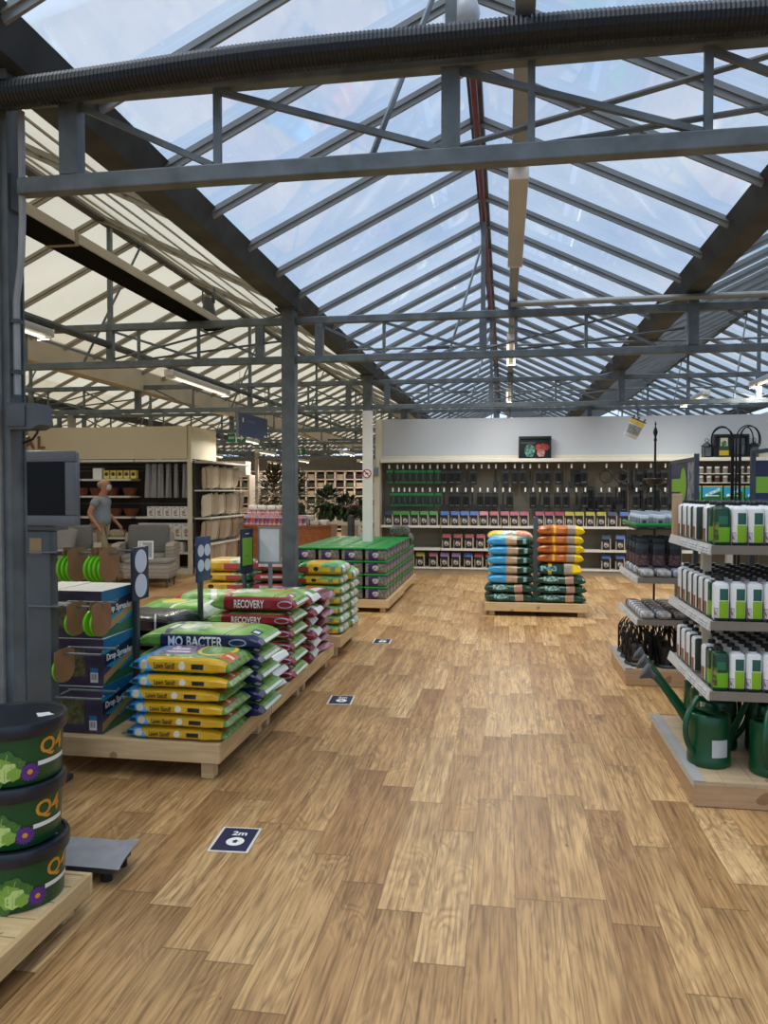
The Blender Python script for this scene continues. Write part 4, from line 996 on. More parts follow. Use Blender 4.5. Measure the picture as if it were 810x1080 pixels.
def shelf_unit(label, x0, x1, y0, y1, zs, z1, zb, ups):
    t = T('shelf_stand', label, 'shelving', (x0, y0, 0)); W, D = x1 - x0, y1 - y0
    for (ux, uy) in ups: O('upright', MB().box(ux - .022, ux + .022, uy - .03, uy + .03, zb, z1), creampost, t, smooth=None)
    for z in zs:
        s = O('shelf', MB().box(.012, W, .012, D - .0, z - .035, z), shm, t, smooth=None)
        O('front_rail', MB().box(.0, W, -.0, .0115, z - .038, z + .006), shm, s, smooth=None)  # front rail is unlit: shade put into its colour, darker than side rail
        O('side_rail', MB().prism([(-.012, z - .04), (.0, z - .044), (.0118, z + .008), (.002, z + .010)], 'y', .012, D), railm, s, smooth=None)
        yy = .06
        for q in range(6):
            O('price_ticket', MB().prism([(-.0145, -.016), (-.0125, -.016), (-.0032, .018), (-.0052, .018)], 'y', yy, yy + .07), tick, s, loc=(.0015, 0, z - .018), smooth=None); yy += .085 + .06 * (q % 2)
    return t
SZ = (.545, .895, 1.272)
shelf_unit('three tier taupe shelf stand of plant food bottles above watering cans', 1.01, 2.15, 4.0, 4.97, SZ, 1.46, .1285, ((.085, .46), (1.05, .46)))
tag(O('timber_block', MB().box(1.012, 1.065, 4.90, 4.955, 1.2725, 1.53, .004), plain('timber_post', '#b79a78', .6, 0, .1, 9), smooth=None), 'pale timber block at back corner of top bottle shelf', 'block')
def bottle_body(mb):
    mb.box(-.037, .037, -.034, .034, 0, .196, .018, seg=3)
front_lab = [('#1d5a45', [('x', -.012, .029), ('y', -1, -.02), ('z', .108, .166)]), ('#86b81e', [('x', -.014, .030), ('y', -1, -.02), ('z', .020, .105)]), (('#5a2430', '#d0cccc', 60), [('y', -1, -.02), ('x', -1, -.018), ('z', .02, .07)]), ('#6a1a34', [('x', .032, 1), ('z', 0, .10)]), ('#24352e', [('y', -1, -.02), ('z', -1, .02)])]
side_lab = [(('#a33a34', '#5d7a35', 55), [('y', -1, -.02), ('z', .0, .08), ('x', -.026, .028)]), ('#b9bcc0', [('y', -1, -.02), ('z', .085, .16), ('x', -.014, -.004)]), ('#c9ccce', [('y', -1, -.02), ('z', .085, .16), ('x', .006, .012)]), ('#2c3a30', [('x', .033, 1)])]  # last zone: dark flank painted in for the dark gaps between bottles
dark_lab = [('#6fb01e', [('y', -1, -.02), ('z', .022, .095)]), ('#1a6a44', [('y', -1, -.02), ('z', .11, .15), ('x', -.022, .022)]), (('#7a8a3a', '#3a4a2a', 50), [('x', -1, -.02), ('z', .03, .12)])]
bmats = {'white': pattern('white_bottle_print', '#e9ebea', front_lab, .3, 0), 'fruit': pattern('fruit_bottle_print', '#e6e8e8', side_lab, .3, 0), 'dark': pattern('dark_bottle_print', '#12402a', dark_lab, .3, 0)}
def mk_bottle(k):
    def f():
        t = T('plant_food_bottle', 'x', 'bottle')
        b = MB(); bottle_body(b); b.lathe([(.026, .19), (.02, .2), (.016, .202), (0, .202)], 14, (0, .012, 0))
        O('body', b, bmats[k], t)
        O('cap', MB().lathe([(.016, .194), (.019, .196), (.019, .217), (.016, .221), (0, .221)], 14, (0, .013, 0)), black, t)
        return t
    return f
K_b = {k: Kind(mk_bottle(k)) for k in bmats}
TIER = ('bottom', 'middle', 'top')
for s, z in enumerate(SZ):
    z += .0008
    for k in range(5):
        kd = 'dark' if (k == 0 and s != 1) else 'white'
        K_b[kd]('%s bottle on the %s shelf at right, %s along the front row' % ('dark green' if kd == 'dark' else 'white green-labelled', TIER[s], ORD[k]), (1.067 + k * .0785, 4.055, z), R(rnd.uniform(-2, 2)), group='front row bottles on %s shelf' % TIER[s])
    lc = [(4.135, 'dark'), (4.25, 'fruit'), (4.47, 'fruit'), (4.60, 'fruit'), (4.72, 'fruit'), (4.84, 'fruit')] if s != 1 else [(4.13, 'dark'), (4.21, 'fruit'), (4.33, 'fruit'), (4.45, 'fruit'), (4.57, 'fruit'), (4.70, 'fruit'), (4.83, 'fruit')]
    for i, (y, kd) in enumerate(lc):
        K_b[kd]('%s bottle on left edge of the %s shelf, %s back from corner' % ('dark green' if kd == 'dark' else 'white fruit-picture', TIER[s], ORD[i]), (1.064, y, z), R(-90 + rnd.uniform(-3, 3)), group='left edge bottles on %s shelf' % TIER[s])
    for j in range(8):
        for k in range(1, 6):
            K_b['white']('white bottle with black cap on the %s shelf, %s row behind front, %s across' % (TIER[s], ORD[j], ORD[k - 1]), (1.067 + k * .082, 4.15 + j * .096, z), 0, group='rear bottles on %s shelf' % TIER[s])

# watering cans
def mk_can():
    t = T('watering_can', 'x', 'watering can'); r = .108
    O('body', MB().lathe([(0, 0), (r * .95, 0), (r, .012), (r * 1.0, .04), (r * .985, .045), (r * .985, .2), (r * 1.0, .21), (r * .97, .25), (r * .93, .262), (r * .84, .268), (r * .80, .258), (r * .8, .245), (0, .245)], 32), gplastic, t)
    O('top_cover', MB().prism([(.0 + .09 * math.cos(a), .09 * math.sin(a)) for a in [PI / 2 - PI * i / 16 for i in range(17)]], 'z', .256, .266), gplastic, t)
    O('handle', MB().tube([(-.085 - .075 * math.sin(PI * u) * (1 if u < .9 else 1), 0, .06 + .27 * u - .02 * math.cos(PI * u)) for u in [i / 14 for i in range(15)]] + [(-.03, 0, .335), (.03, 0, .315), (.06, 0, .265)], .0145, 10), gplastic, t)
    O('spout', MB().tube([(.085, 0, .05), (.13, 0, .09), (.2, 0, .19), (.29, 0, .315), (.33, 0, .36)], [.032, .026, .018, .014, .014], 12), gplastic, t)
    O('rose', MB().lathe([(.0, 0), (.016, 0), (.02, .02), (.05, .06), (.05, .07), (0, .078)], 18, M=Matrix.Translation((.328, 0, .358)) @ Matrix.Rotation(R(60), 4, 'Y')), plain('rose_grey', '#56595c', .5), t)
    a0 = R(0)
    mb = MB()
    for k in range(6):
        p, q = (k - 3) * R(7.5), (k - 2) * R(7.5)
        mb.quad(*[((r + .0006) * math.cos(b), (r + .0006) * math.sin(b), zz) for b, zz in ((p, .06), (q, .06), (q, .15), (p, .15))])
    O('sticker', mb, plain('sticker_pale', '#b9bdbb', .5), t, rot=(0, 0, R(-105)))
    return t
K_can = Kind(mk_can)
PH = .1275
K_can('green watering can at plinth corner with pale sticker', (1.055, 4.20, PH), R(32), group='green watering cans')
K_can('green watering can at right frame edge on plinth', (1.335, 4.10, PH), R(60), group='green watering cans')
for i, (x, y, r) in enumerate(((1.17, 4.50, 172), (1.19, 4.73, 168), (1.20, 4.94, 165))):
    K_can('green watering can with spout to the aisle, %s behind corner can' % ORD[i], (x, y, PH), R(r), group='green watering cans')
K_can('green watering can in shade behind the corner can', (1.42, 4.46, PH), R(50), group='green watering cans')

# second stand: wire lanterns, packets and sundries
shelf_unit('two tier shelf stand of netted packets above wire lanterns', 1.03, 1.9, 6.25, 7.2, (.53, .86), 1.24, .1365, ((.40, .47), (.80, .47)))
tag(O('cardboard_divider', MB().box(1.62, 1.64, 6.3, 7.1, .5305, .72), cardb, smooth=None), 'brown cardboard divider on lower packet shelf', 'divider')
tt = T('wire_tray', 'green edged wire tray of clear packets on top of stand', 'tray', (1.03, 6.32, 1.2405))
O('tray', MB().box(0, .55, 0, .7, 0, .012), black, tt, smooth=None)
O('green_rim', MB().tube([(0, 0, .035), (.55, 0, .035), (.55, .7, .035), (0, .7, .035)], .015, 8, closed=True), glid, tt)
def mk_wire():
    t = T('wire_lantern', 'x', 'lantern'); r = .10
    mb = MB()
    for k in range(12):
        a = 2 * PI * k / 12
        mb.tube([(r * math.cos(a + .5 * u) * (1 if u < .8 else 1 - (u - .8) * 2), r * math.sin(a + .5 * u) * (1 if u < .8 else 1 - (u - .8) * 2), .02 + .27 * u) for u in [i / 8 for i in range(9)]], .004, 5)
        mb.tube([(r * math.cos(a - .5 * u) * (1 if u < .8 else 1 - (u - .8) * 2), r * math.sin(a - .5 * u) * (1 if u < .8 else 1 - (u - .8) * 2), .02 + .27 * u) for u in [i / 8 for i in range(9)]], .004, 5)
    O('wire_cage', mb, blackm, t, smooth=None)
    O('base', MB().lathe([(0, 0), (r + .01, 0), (r + .012, .01), (r, .024), (0, .024)], 20), black, t)
    O('candle', MB().lathe([(0, .024), (.055, .024), (.055, .15), (.05, .155), (0, .155)], 18), plain('candle_grey', '#3a3a38', .5), t)
    O('loop', MB().tube([(.05 * math.cos(a), 0, .285 + .05 * math.sin(a)) for a in [PI * i / 10 for i in range(11)]], .005, 5), blackm, t)
    O('tag', MB().box(.02, .06, -r - .008, -r - .005, .05, .085), whitep, t, smooth=None)
    return t
K_w = Kind(mk_wire)
for i, (x, y) in enumerate(((1.075, 6.47), (1.30, 6.44), (1.08, 6.72), (1.31, 6.70), (1.085, 6.96), (1.32, 6.95))):
    K_w('black wire lantern on rear plinth, %s row, %s' % (('front', 'front', 'middle', 'middle', 'rear', 'rear')[i], ('nearer the aisle', 'farther from the aisle')[i % 2]), (x, y, .1425 if i % 2 == 0 else .137), R(30 * i), group='black wire lanterns')
def mk_packet(nm, m):
    def f():
        o = O(nm, bag_mesh(.13, .10, .062, m, 40 + len(nm), .012, .01)); return tag(o, 'x', 'packet')
    return f
pk = [Kind(mk_packet('netted_packet', pattern('silver_packet_print', ('#b9b4ae', '#8d857d', 40), [('#d9dce4', [('x', -.03, .02)]), ('#5a6aa0', [('x', .02, .035)])], .35, .3))), Kind(mk_packet('brown_packet', pattern('brown_packet_print', ('#4a403a', '#6f645c', 40), [('#9a948c', [('x', -.04, -.01), ('z', .005, 1)])], .4, .3)))]
for s, z in enumerate((.53, .86)):
    for j in range(7):
        for i in range(4):
            kd = 0 if (s == 1 or i < 2 and j < 6) else 1
            kd = 1 if (s == 0 and i >= 1 and j >= 3) else kd
            pk[kd]('%s packet on %s netted shelf, %s row back, %s in from aisle' % (('silver', 'brown')[kd], ('lower', 'upper')[s], ORD[j], ORD[i]), (1.115 + i * .125, 6.34 + j * .115, z + .0335), R(90 + rnd.uniform(-12, 12)), group='packets on the netted shelves')
def mk_clear():
    t = T('clear_packet', 'x', 'packet')
    O('packet_body', MB().box(-.035, .035, -.03, .03, 0, .10, .012), pattern('clear_packet_print', '#8f979c', [('#d5dde2', [('z', .075, 1)]), ('#4a3a36', [('x', -.02, .01), ('z', .01, .06)])], .2, 0), t)
    O('header_card', MB().box(-.03, .03, -.004, .004, .1, .125), plain('packet_header', '#b9c4cc', .4), t, smooth=None)
    return t
K_cl = Kind(mk_clear)
for j in range(5):
    for i in range(4): K_cl('clear packet in green edged tray, %s row back, %s across' % (ORD[j], ORD[i]), (1.10 + i * .125, 6.4 + j * .13, 1.254), R(rnd.uniform(-10, 10)), group='clear packets in the green tray')
def mk_dark():
    t = T('hanging_bag', 'x', 'bag')
    O('bag_body', MB().box(-.05, .05, -.03, .03, 0, .2, .02), pattern('dark_bag_print', '#232226', [(('#4a1f26', '#6f5a58', 40), [('z', .02, .1)]), ('#3a4046', [('z', .15, 1)])], .35, 0), t)
    O('header_card', MB().box(-.045, .045, -.008, .008, .196, .235, .004), darkgrey, t)
    return t
K_d = Kind(mk_dark)
for j in range(4):
    for i in range(3): K_d('dark bag standing under the green edged tray, %s row back, %s across' % (ORD[j], ORD[i]), (1.10 + i * .125, 6.48 + j * .17, .862 + .066), R(rnd.uniform(-8, 8)), group='dark bags under the green tray')
# garden pole with tray, shepherd hooks
t = T('garden_pole', 'black garden pole with spear finial and small tray', 'pole', (1.355, 7.36, 0))
O('pole', MB().tube([(0, 0, .01), (0, 0, 2.0)], .010, 8), blackm, t)
O('finial', MB().lathe([(.011, 2.0), (.016, 2.01), (.008, 2.04), (.022, 2.08), (.014, 2.115), (.004, 2.14), (.009, 2.155), (0, 2.19)], 8), blackm, t)
O('tray', MB().lathe([(0, 1.60), (.06, 1.605), (.10, 1.65), (.105, 1.655), (.10, 1.66), (.06, 1.62), (0, 1.62)], 16), black, t)
O('foot', MB().box(-.12, .12, -.12, .12, 0, .012), black, t, smooth=None)
def mk_hook():
    t = T('shepherd_hook', 'x', 'garden hook')
    O('stem', MB().tube([(0, 0, .02), (0, 0, 1.95)], .009, 8), blackm, t)
    O('crook', MB().tube([(0, 0, 1.95)] + [(.095 - .095 * math.cos(a), 0, 2.0 + .12 * math.sin(a)) for a in [PI * i / 14 for i in range(15)]] + [(.188, 0, 1.96), (.17, 0, 1.935), (.145, 0, 1.945), (.143, 0, 1.97)], .006, 6), blackm, t)
    O('spike_step', MB().tube([(0, 0, .18), (.09, 0, .18), (.09, 0, .03)], .010, 6), blackm, t)
    return t
K_h = Kind(mk_hook)
for i, (x, y, r, l) in enumerate(((2.035, 7.42, 190, 'black shepherd hook with crook curling left, leftmost of the bunch'), (2.095, 7.40, 10, 'black shepherd hook with crook curling right toward frame edge'), (2.07, 7.5, 160, 'black shepherd hook curling left behind the bunch'), (2.12, 7.46, 40, 'black shepherd hook curling away from camera in bunch'), (2.055, 7.36, -30, 'black shepherd hook in bunch curling toward the camera'))):
    K_h(l, (x, y, .012), R(r), group='bunch of shepherd hooks')
tag(O('hook_stand', MB().box(1.90, 2.32, 7.25, 7.62, 0, .012, .003).tube([(1.97, 7.3, .3), (2.22, 7.3, .3), (2.22, 7.56, .3), (1.97, 7.56, .3)], .008, 6, closed=True), blackm, smooth=None), 'flat black stand holding bunch of shepherd hooks', 'stand')
# sign frames above the bottle shelves
sigl = pattern('leaf_sign_print', '#1e2338', [('#85b52a', [('y', .34, .68), ('z', 1.54, 1.63)]), ('#85b52a', [('ell', (-.006, .33, 1.59), (.05, .09, .11))]), (('#3a3f4a', '#9aa0aa', 20), [('y', -.1, .2)]), ('#27305e', [('y', .42, .68), ('z', 1.66, 1.72)])], .4, 0)
t = T('sign_frame', 'dark framed lime and navy sign at back of bottle shelves', 'sign', (1.18, 5.06, 0))
for yy in (0, .74): O('post', MB().box(-.014, .014, yy - .014, yy + .014, 1.45 if yy > .5 else .128, 1.78 if yy < .5 else 1.74, .002), plain('frame_slate', '#39424a', .45), t, smooth=None)
O('rail', MB().box(-.012, .012, .0145, .7255, 1.735, 1.76), plain('frame_slate', ''), t, smooth=None)
O('panel', MB().box(-.008, .008, .0145, .7255, 1.46, 1.734), sigl, t, smooth=None)
t = T('sign_frame', 'dark framed navy and lime sign at right frame edge', 'sign', (1.512, 5.06, 0))
O('post', MB().box(-.014, .014, -.014, .014, .128, 1.80, .002), plain('frame_slate', ''), t, smooth=None)
O('panel', MB().box(.015, .42, -.006, .006, 1.44, 1.735), pattern('lime_sign_print', '#232a4c', [('#85b92a', [('z', 1.535, 1.635)]), ('#c9d0dc', [('x', .1, .3), ('z', 1.695, 1.703)]), ('#39426a', [('z', 1.48, 1.5)])], .4, 0), t, smooth=None)
O('arm', MB().bar((0, -.01, 1.785), (.36, -.32, 1.84), .024), plain('frame_slate', ''), t, smooth=None)

# ------------------------------------------------------------------ seasonal shelving on the left
LY = 13.5
dark = plain('shelf_back_brown', '#2c241e', .7, 0, .15, 4)
for k, (x0, x1) in enumerate(((-9.02, -7.94), (-7.94, -6.86), (-6.86, -5.80))):
    t = T('shelving_bay', 'cream shelving bay with dark back at left, %s from left' % ORD[k], 'shelving', (x0, LY, 0), 0, 'cream shelving bays at left'); W = x1 - x0
    O('back_panel', MB().box(0, W, .44, .46, 0, 2.12), dark, t, smooth=None)
    O('header_panel', MB().box(0, W, 0, .03, 2.14, 2.74), cream, t, smooth=None)
    O('canopy', MB().box(.012, W - .012, -.01, .42, 2.085, 2.125), shelfw, t, smooth=None)
    xr = W if k == 2 else (W if k == 0 else W * .93)
    for z in ((1.768, 1.449, 1.058, .667, .40) if k < 2 else (1.058, .667, .40)):
        O('shelf', MB().box(.014, xr - .014, 0, .43, z - .035, z), shelfw, t, smooth=None)
    O('base_shelf', MB().box(.014, W - .014, .02, .43, 0, .10), shelfw, t, smooth=None)
    for zz in (2.0, 1.93, 1.3): O('back_rail', MB().box(.014, W - .014, .42, .438, zz - .01, zz + .01), plain('rail_brown', '#5a4c40', .5), t, smooth=None)
    if k == 2:
        O('end_post', MB().box(W - .012, W + .06, -.012, .06, 0, 2.135, .003), creampost, t, smooth=None)
        O('end_header', MB().box(W - .012, W + .06, -.0, 1.25, 2.1355, 2.74), cream, t, smooth=None)
    if k == 1:
        pass
# letters on the header (only the visible end of the word)
bl = brownink
t = T('header_letters', 'brown capital letters AL on the cream header at left', 'lettering', (-9.0, LY - .014, 2.45))
O('letter', text_mesh('A', .33, bl, .02), None, t, (0, 0, 0), FRONT)
O('letter', text_mesh('L', .33, bl, .02), None, t, (.25, 0, 0), FRONT)
# goods on these shelves
K_tin = Kind(lambda: tag(O('tea_tin', MB().box(-.055, .055, -.05, .05, 0, .16, .004), pattern('tin_yellow_print', '#cdb955', [('#3a2c1c', [('ell', (0, -.05, .09), (.035, .03, .035))]), ('#efe6c0', [('z', .03, .045)])], .4, 0), smooth=None), 'x', 'tin'))
for i in range(5): K_tin('small yellow box on the upper left shelf, %s above the man' % ORD[i], (-7.44 + i * .135 + .0, LY + .08, 1.769), 0, group='yellow boxes above the man')
tag(O('white_carton', MB().box(-.09, .09, -.06, .06, 0, .2, .004), whitep, smooth=None, loc=(-7.62, LY + .08, 1.769)), 'white carton standing left of the small yellow boxes', 'carton')
K_pot = Kind(lambda: tag(O('terracotta_bowl', MB().lathe([(0, 0), (.08, 0), (.1, .02), (.14, .12), (.145, .15), (.13, .15), (.1, .04), (0, .035)], 18), plain('terracotta', '#6e3a24', .7, 0, .2, 8)), 'x', 'bowl'))
n = 0
for z, nm, xs in ((1.4495, 'third', (-8.7, -8.35, -8.02, -7.72, -7.42, -6.75 - .3)), (1.0585, 'second', (-8.65, -8.3, -7.7, -7.35, -7.03))):
    for i, x in enumerate(xs):
        K_pot('terracotta bowl on %s shelf up behind the man, %s from left' % (nm, ORD[i]), (x, LY + .2, z), 0, group='terracotta bowls behind the man')
K_pale = Kind(lambda: tag(O('pale_bag', bag_mesh(.3, .2, .14, plain('pale_bag', '#b9a888', .6, 0, .15, 14), 60, .02), None), 'x', 'bag'))
for i, (x, z) in enumerate(((-7.75, .668), (-7.3, .668), (-8.5, .668), (-7.55, .401), (-8.2, .401))):
    K_pale('pale sack on low shelf behind the armchairs, %s of five' % ORD[i], (x, LY + .2, z + .072), R(8 * i), group='pale sacks on low shelves')
# grey covers hanging in the right bay
def mk_cover():
    t = T('furniture_cover', 'x', 'cover')
    mb = MB(); b = bmesh.new(); rings = []
    for j in range(9):
        z = -.63 * j / 8; r = []
        for k in range(20):
            a = 2 * PI * k / 20; w_ = (.055 + .012 * math.sin(a * 5 + j * .2)) * (.8 + .3 * j / 8)
            r.append(b.verts.new((w_ * math.cos(a), .7 * w_ * math.sin(a), z)))
        rings.append(r)
    for A, B in zip(rings, rings[1:]):
        for k in range(20): b.faces.new((A[k], A[(k + 1) % 20], B[(k + 1) % 20], B[k]))
    b.faces.new(rings[0]); b.faces.new(rings[-1][::-1]); mb.join(b)
    O('cloth', mb, plain('cover_grey', '#8f8f93', .7, 0, .1, 8), t)
    O('hook', MB().tube([(0, .0, 0), (0, 0, .03), (0, .1, .035)], .006, 6), steel, t)
    return t
K_cov = Kind(mk_cover)
for i, x in enumerate((-6.66, -6.53, -6.40, -6.25, -6.10, -5.93)): K_cov('grey cloth cover hanging in right cream bay, %s from left' % ORD[i], (x, LY + .15, 2.045), R(25 * i), group='grey covers hanging in cream bay')
def mk_wb(w, h, nm):
    def f():
        o = O('white_box', MB().box(-w / 2, w / 2, -.1, .1, 0, h, .004), pattern(nm, '#d9d7d4', [('#8a8480', [('lin', (1, 0, -.6), -.06, -.045), ('z', h * .2, h * .8)]), ('#b98a74', [('ell', (.0, -.1, h * .45), (w * .22, .05, h * .18))]), ('#3a3836', [('z', h * .12, h * .2), ('x', -.02, w * .3)]), ('#4a4644', [('z', h * .85, h * .9), ('x', -w * .3, w * .1)])], .45, 0), smooth=None); return tag(o, 'x', 'box')
    return f
K_w1, K_w2 = Kind(mk_wb(.15, .19, 'white_box_print_a')), Kind(mk_wb(.165, .27, 'white_box_print_b'))
for i in range(5): K_w1('white box with picture in right cream bay upper row, %s from left' % ORD[i], (-6.55 + i * .162, LY + .12, 1.059), 0, group='white boxes upper row')
for i in range(6): K_w2('larger white box in right cream bay lower row, %s from left' % ORD[i], (-6.72 + i * .172, LY + .12, .668), 0, group='white boxes lower row')
for i in range(3): K_w1('white box low down behind right armchair, %s from left' % ORD[i], (-6.5 + i * .25, LY + .12, .401), 0, group='white boxes behind armchair')
# cushions along the end
t = T('cushion_rack', 'cream end rack of shelves holding cushions, facing the aisle', 'shelving', (-5.732, 13.58, 0))
O('back_panel', MB().box(0, .02, 0, 2.1, .0, 2.1), plain('rack_back', '#3a332b', .7), t, smooth=None)
for z in (.55, 1.04, 1.56): O('shelf', MB().box(.0205, .33, 0, 2.1, z - .025, z), shelfw, t, smooth=None)
O('canopy', MB().box(.0205, .38, 0, 2.1, 2.06, 2.095), plain('canopy_grey', '#b3aea4', .5), t, smooth=None)
O('base_shelf', MB().box(.0205, .33, 0, 2.1, 0, .1), shelfw, t, smooth=None)
K_cu = [Kind(lambda m=m, s=s: tag(O('cushion', bag_mesh(.43, .27, .13, m, s, .012, .0, 2.3)), 'x', 'cushion')) for m, s in ((pattern('cushion_cream_print', '#ddd2bd', [('#a8967c', [('y', .06, .09)])], .7, .3), 70), (pattern('cushion_tan_print', '#bfae96', [('#8f7d68', [('y', -.10, -.07)])], .7, .3), 71))]
for r, z in enumerate((.101, .551, 1.041, 1.561)):
    for i in range(6 if r != 3 else 5):
        K_cu[(i + r) % 2]('%s cushion on the %s shelf of end rack, %s along from camera' % (('cream', 'tan')[(i + r) % 2], ('base', 'second', 'third', 'top')[r], ORD[i]), (-5.55 + rnd.uniform(-.02, .02), 13.78 + i * (.345 if r != 3 else .37), z + .235), rot=tuple((Matrix.Rotation(R(-20 + rnd.uniform(-12, 10)), 4, 'Z') @ Matrix.Rotation(R(15 + rnd.uniform(-7, 7)), 4, 'X') @ Matrix.Rotation(R(-72 + rnd.uniform(-5, 5)), 4, 'Y')).to_euler()), group='cushions on the %s shelf' % ('base', 'second', 'third', 'top')[r])

# ------------------------------------------------------------------ armchairs and footstool
wick = pattern('wicker_print', ('#8d857a', '#a39b8e', 60), [('#7a7268', [('z', .06 + i * .06, .072 + i * .06)]) for i in range(10)], .7, .3, 60)
fab = plain('seat_fabric', '#807d79', .85, 0, .08, 30, .1); fab2 = plain('cushion_fabric', '#6b6966', .85, 0, .08, 30, .1)
def mk_chair():
    t = T('armchair', 'x', 'armchair')
    O('frame', MB().box(-.42, .42, -.36, .36, .14, .34, .03).box(-.42, .42, .25, .40, .3, .82, .05), wick, t)
    for sx_ in (-1, 1):
        O('armrest', MB().prism([(-.40, .16), (.36, .16), (.36, .60), (.2, .66), (-.30, .655), (-.385, .61), (-.40, .5)], 'x', sx_ * .44 - .065, sx_ * .44 + .065), wick, t, smooth=50)
        for yy in (-.34, .33): O('leg', MB().tube([(sx_ * .42, yy, .16), (sx_ * .43, yy, 0)], .012, 6), darkgrey, t)
    O('seat_cushion', MB().box(-.365, .365, -.37, .24, .34, .47, .045, seg=3), fab, t)
    O('back_cushion', MB().box(-.35, .35, -.085, .085, -.02, .50, .06, seg=3, M=Matrix.Translation((0, .19, .46)) @ Matrix.Rotation(R(-12), 4, 'X')), fab2, t)
    return t
K_ch = Kind(mk_chair)
K_ch('grey armchair with upright cushion right of the man', (-6.10, 12.42, 0), R(16), group='grey armchairs')
K_ch('grey armchair with loose pillow in front of the man', (-7.24, 11.95, 0), R(28), group='grey armchairs')
tag(O('pillow', bag_mesh(.46, .44, .15, fab, 80, .01, 0), loc=(-7.33, 11.84, .73), rot=(R(62), R(10), R(20))), 'grey square pillow propped on the left armchair', 'pillow')
t = T('footstool', 'striped grey footstool in front of right armchair', 'footstool', (-5.66, 11.66, 0), R(10))
O('body', MB().box(-.36, .36, -.26, .26, .15, .38, .02), wick, t)
O('cushion', MB().box(-.355, .355, -.255, .255, .38, .445, .025), fab, t)
for a in (-.32, .32):
    for b in (-.22, .22): O('leg', MB().tube([(a, b, .16), (a, b, 0)], .012, 6), darkgrey, t)
t = T('tent_card', 'white framed tent card standing on the footstool', 'card', (-5.72, 11.62, .4455), R(20))
for sg in (-1, 1): O('panel', MB().box(-.12, .12, -.004, .004, 0, .30, M=Matrix.Translation((0, sg * .075, 0)) @ Matrix.Rotation(sg * R(14), 4, 'X')), pattern('tent_print', '#dcdcda', [('#8f959c', [('x', -.1, .1), ('z', .03, .27)]), ('#c9cdd0', [('lin', (1, 0, .5), .02, .08), ('z', .04, .26), ('x', -.09, .09)]), ('#3f4550', [('x', -.08, -.02), ('z', .05, .13)])], .4, 0), t, smooth=None)

# ------------------------------------------------------------------ the man in a mask
def skin_mesh(name, verts, edges, mat, levels=2):
    """limbs grown along joints: verts = {id: (x,y,z,rx,ry)}"""
    ids = list(verts); me = bpy.data.meshes.new(name)
    me.from_pydata([verts[i][:3] for i in ids], [(ids.index(a), ids.index(b)) for a, b in edges], [])
    o = bpy.data.objects.new(name, me); COL.objects.link(o)
    m = o.modifiers.new('skin', 'SKIN'); m.use_smooth_shade = True; m.branch_smoothing = .4
    for k, i in enumerate(ids):
        sv = me.skin_vertices[0].data[k]; v = verts[i]; sv.radius = (v[3], v[4] if len(v) > 4 else v[3]); sv.use_root = k == 0
    s = o.modifiers.new('sub', 'SUBSURF'); s.levels = s.render_levels = levels
    dg = bpy.context.evaluated_depsgraph_get(); dg.update()
    out = bpy.data.meshes.new_from_object(o.evaluated_get(dg)); bpy.data.objects.remove(o)
    out.name = name; out.materials.clear(); out.materials.append(mat)
    for p in out.polygons: p.use_smooth = True
    return out
man = T('person', 'grey-haired man in grey polo shirt, beige trousers and face mask walking', 'person', (-7.15, 12.75, 0), R(8))
J = {'hip': (0, 0, .95, .125, .15), 'belly': (.02, 0, 1.12, .12, .155), 'chest': (.03, 0, 1.32, .115, .165), 'collar': (.045, 0, 1.425, .085, .12), 'neck': (.07, 0, 1.49, .052, .052), 'jaw': (.12, 0, 1.58, .092, .078), 'head': (.10, 0, 1.665, .122, .098), 'crown': (.085, 0, 1.735, .085, .075),
     'sR': (.02, -.17, 1.41, .062), 'eR': (-.09, -.25, 1.14, .043), 'wR': (.06, -.25, .93, .028), 'hR': (.095, -.245, .875, .034),
     'sL': (.05, .17, 1.41, .062), 'eL': (.06, .26, 1.13, .043), 'wL': (.23, .25, .95, .028), 'hL': (.275, .24, .905, .034),
     'tR': (.02, -.10, .85, .09), 'kR': (.14, -.10, .49, .058), 'aR': (.05, -.10, .10, .04), 'fR': (.19, -.10, .045, .035),
     'tL': (-.01, .10, .85, .09), 'kL': (-.02, .10, .49, .058), 'aL': (-.22, .10, .12, .04), 'fL': (-.1, .10, .05, .035)}
E_ = [('hip', 'belly'), ('belly', 'chest'), ('chest', 'collar'), ('collar', 'neck'), ('neck', 'jaw'), ('jaw', 'head'), ('head', 'crown'), ('chest', 'sR'), ('sR', 'eR'), ('eR', 'wR'), ('wR', 'hR'), ('chest', 'sL'), ('sL', 'eL'), ('eL', 'wL'), ('wL', 'hL'),
      ('hip', 'tR'), ('tR', 'kR'), ('kR', 'aR'), ('aR', 'fR'), ('hip', 'tL'), ('tL', 'kL'), ('kL', 'aL'), ('aL', 'fL')]
B = dict(J); BE = list(E_)
for s_, (hx, hy, hz) in (('R', J['hR'][:3]), ('L', J['hL'][:3])):
    for f in range(4):
        oy = (f - 1.5) * .018; L_ = (.06, .072, .068, .052)[f]
        B['%s%da' % (s_, f)] = (hx + .022, hy + oy, hz - .035, .009); B['%s%db' % (s_, f)] = (hx + .03, hy + oy, hz - .035 - L_ * .5, .008); B['%s%dc' % (s_, f)] = (hx + .018, hy + oy, hz - .035 - L_, .007)
        BE += [('h' + s_, '%s%da' % (s_, f)), ('%s%da' % (s_, f), '%s%db' % (s_, f)), ('%s%db' % (s_, f), '%s%dc' % (s_, f))]
    B[s_ + 't1'] = (hx + .04, hy + (.02 if s_ == 'R' else -.02), hz - .01, .010); B[s_ + 't2'] = (hx + .055, hy + (.025 if s_ == 'R' else -.025), hz - .045, .008)
    BE += [('h' + s_, s_ + 't1'), (s_ + 't1', s_ + 't2')]
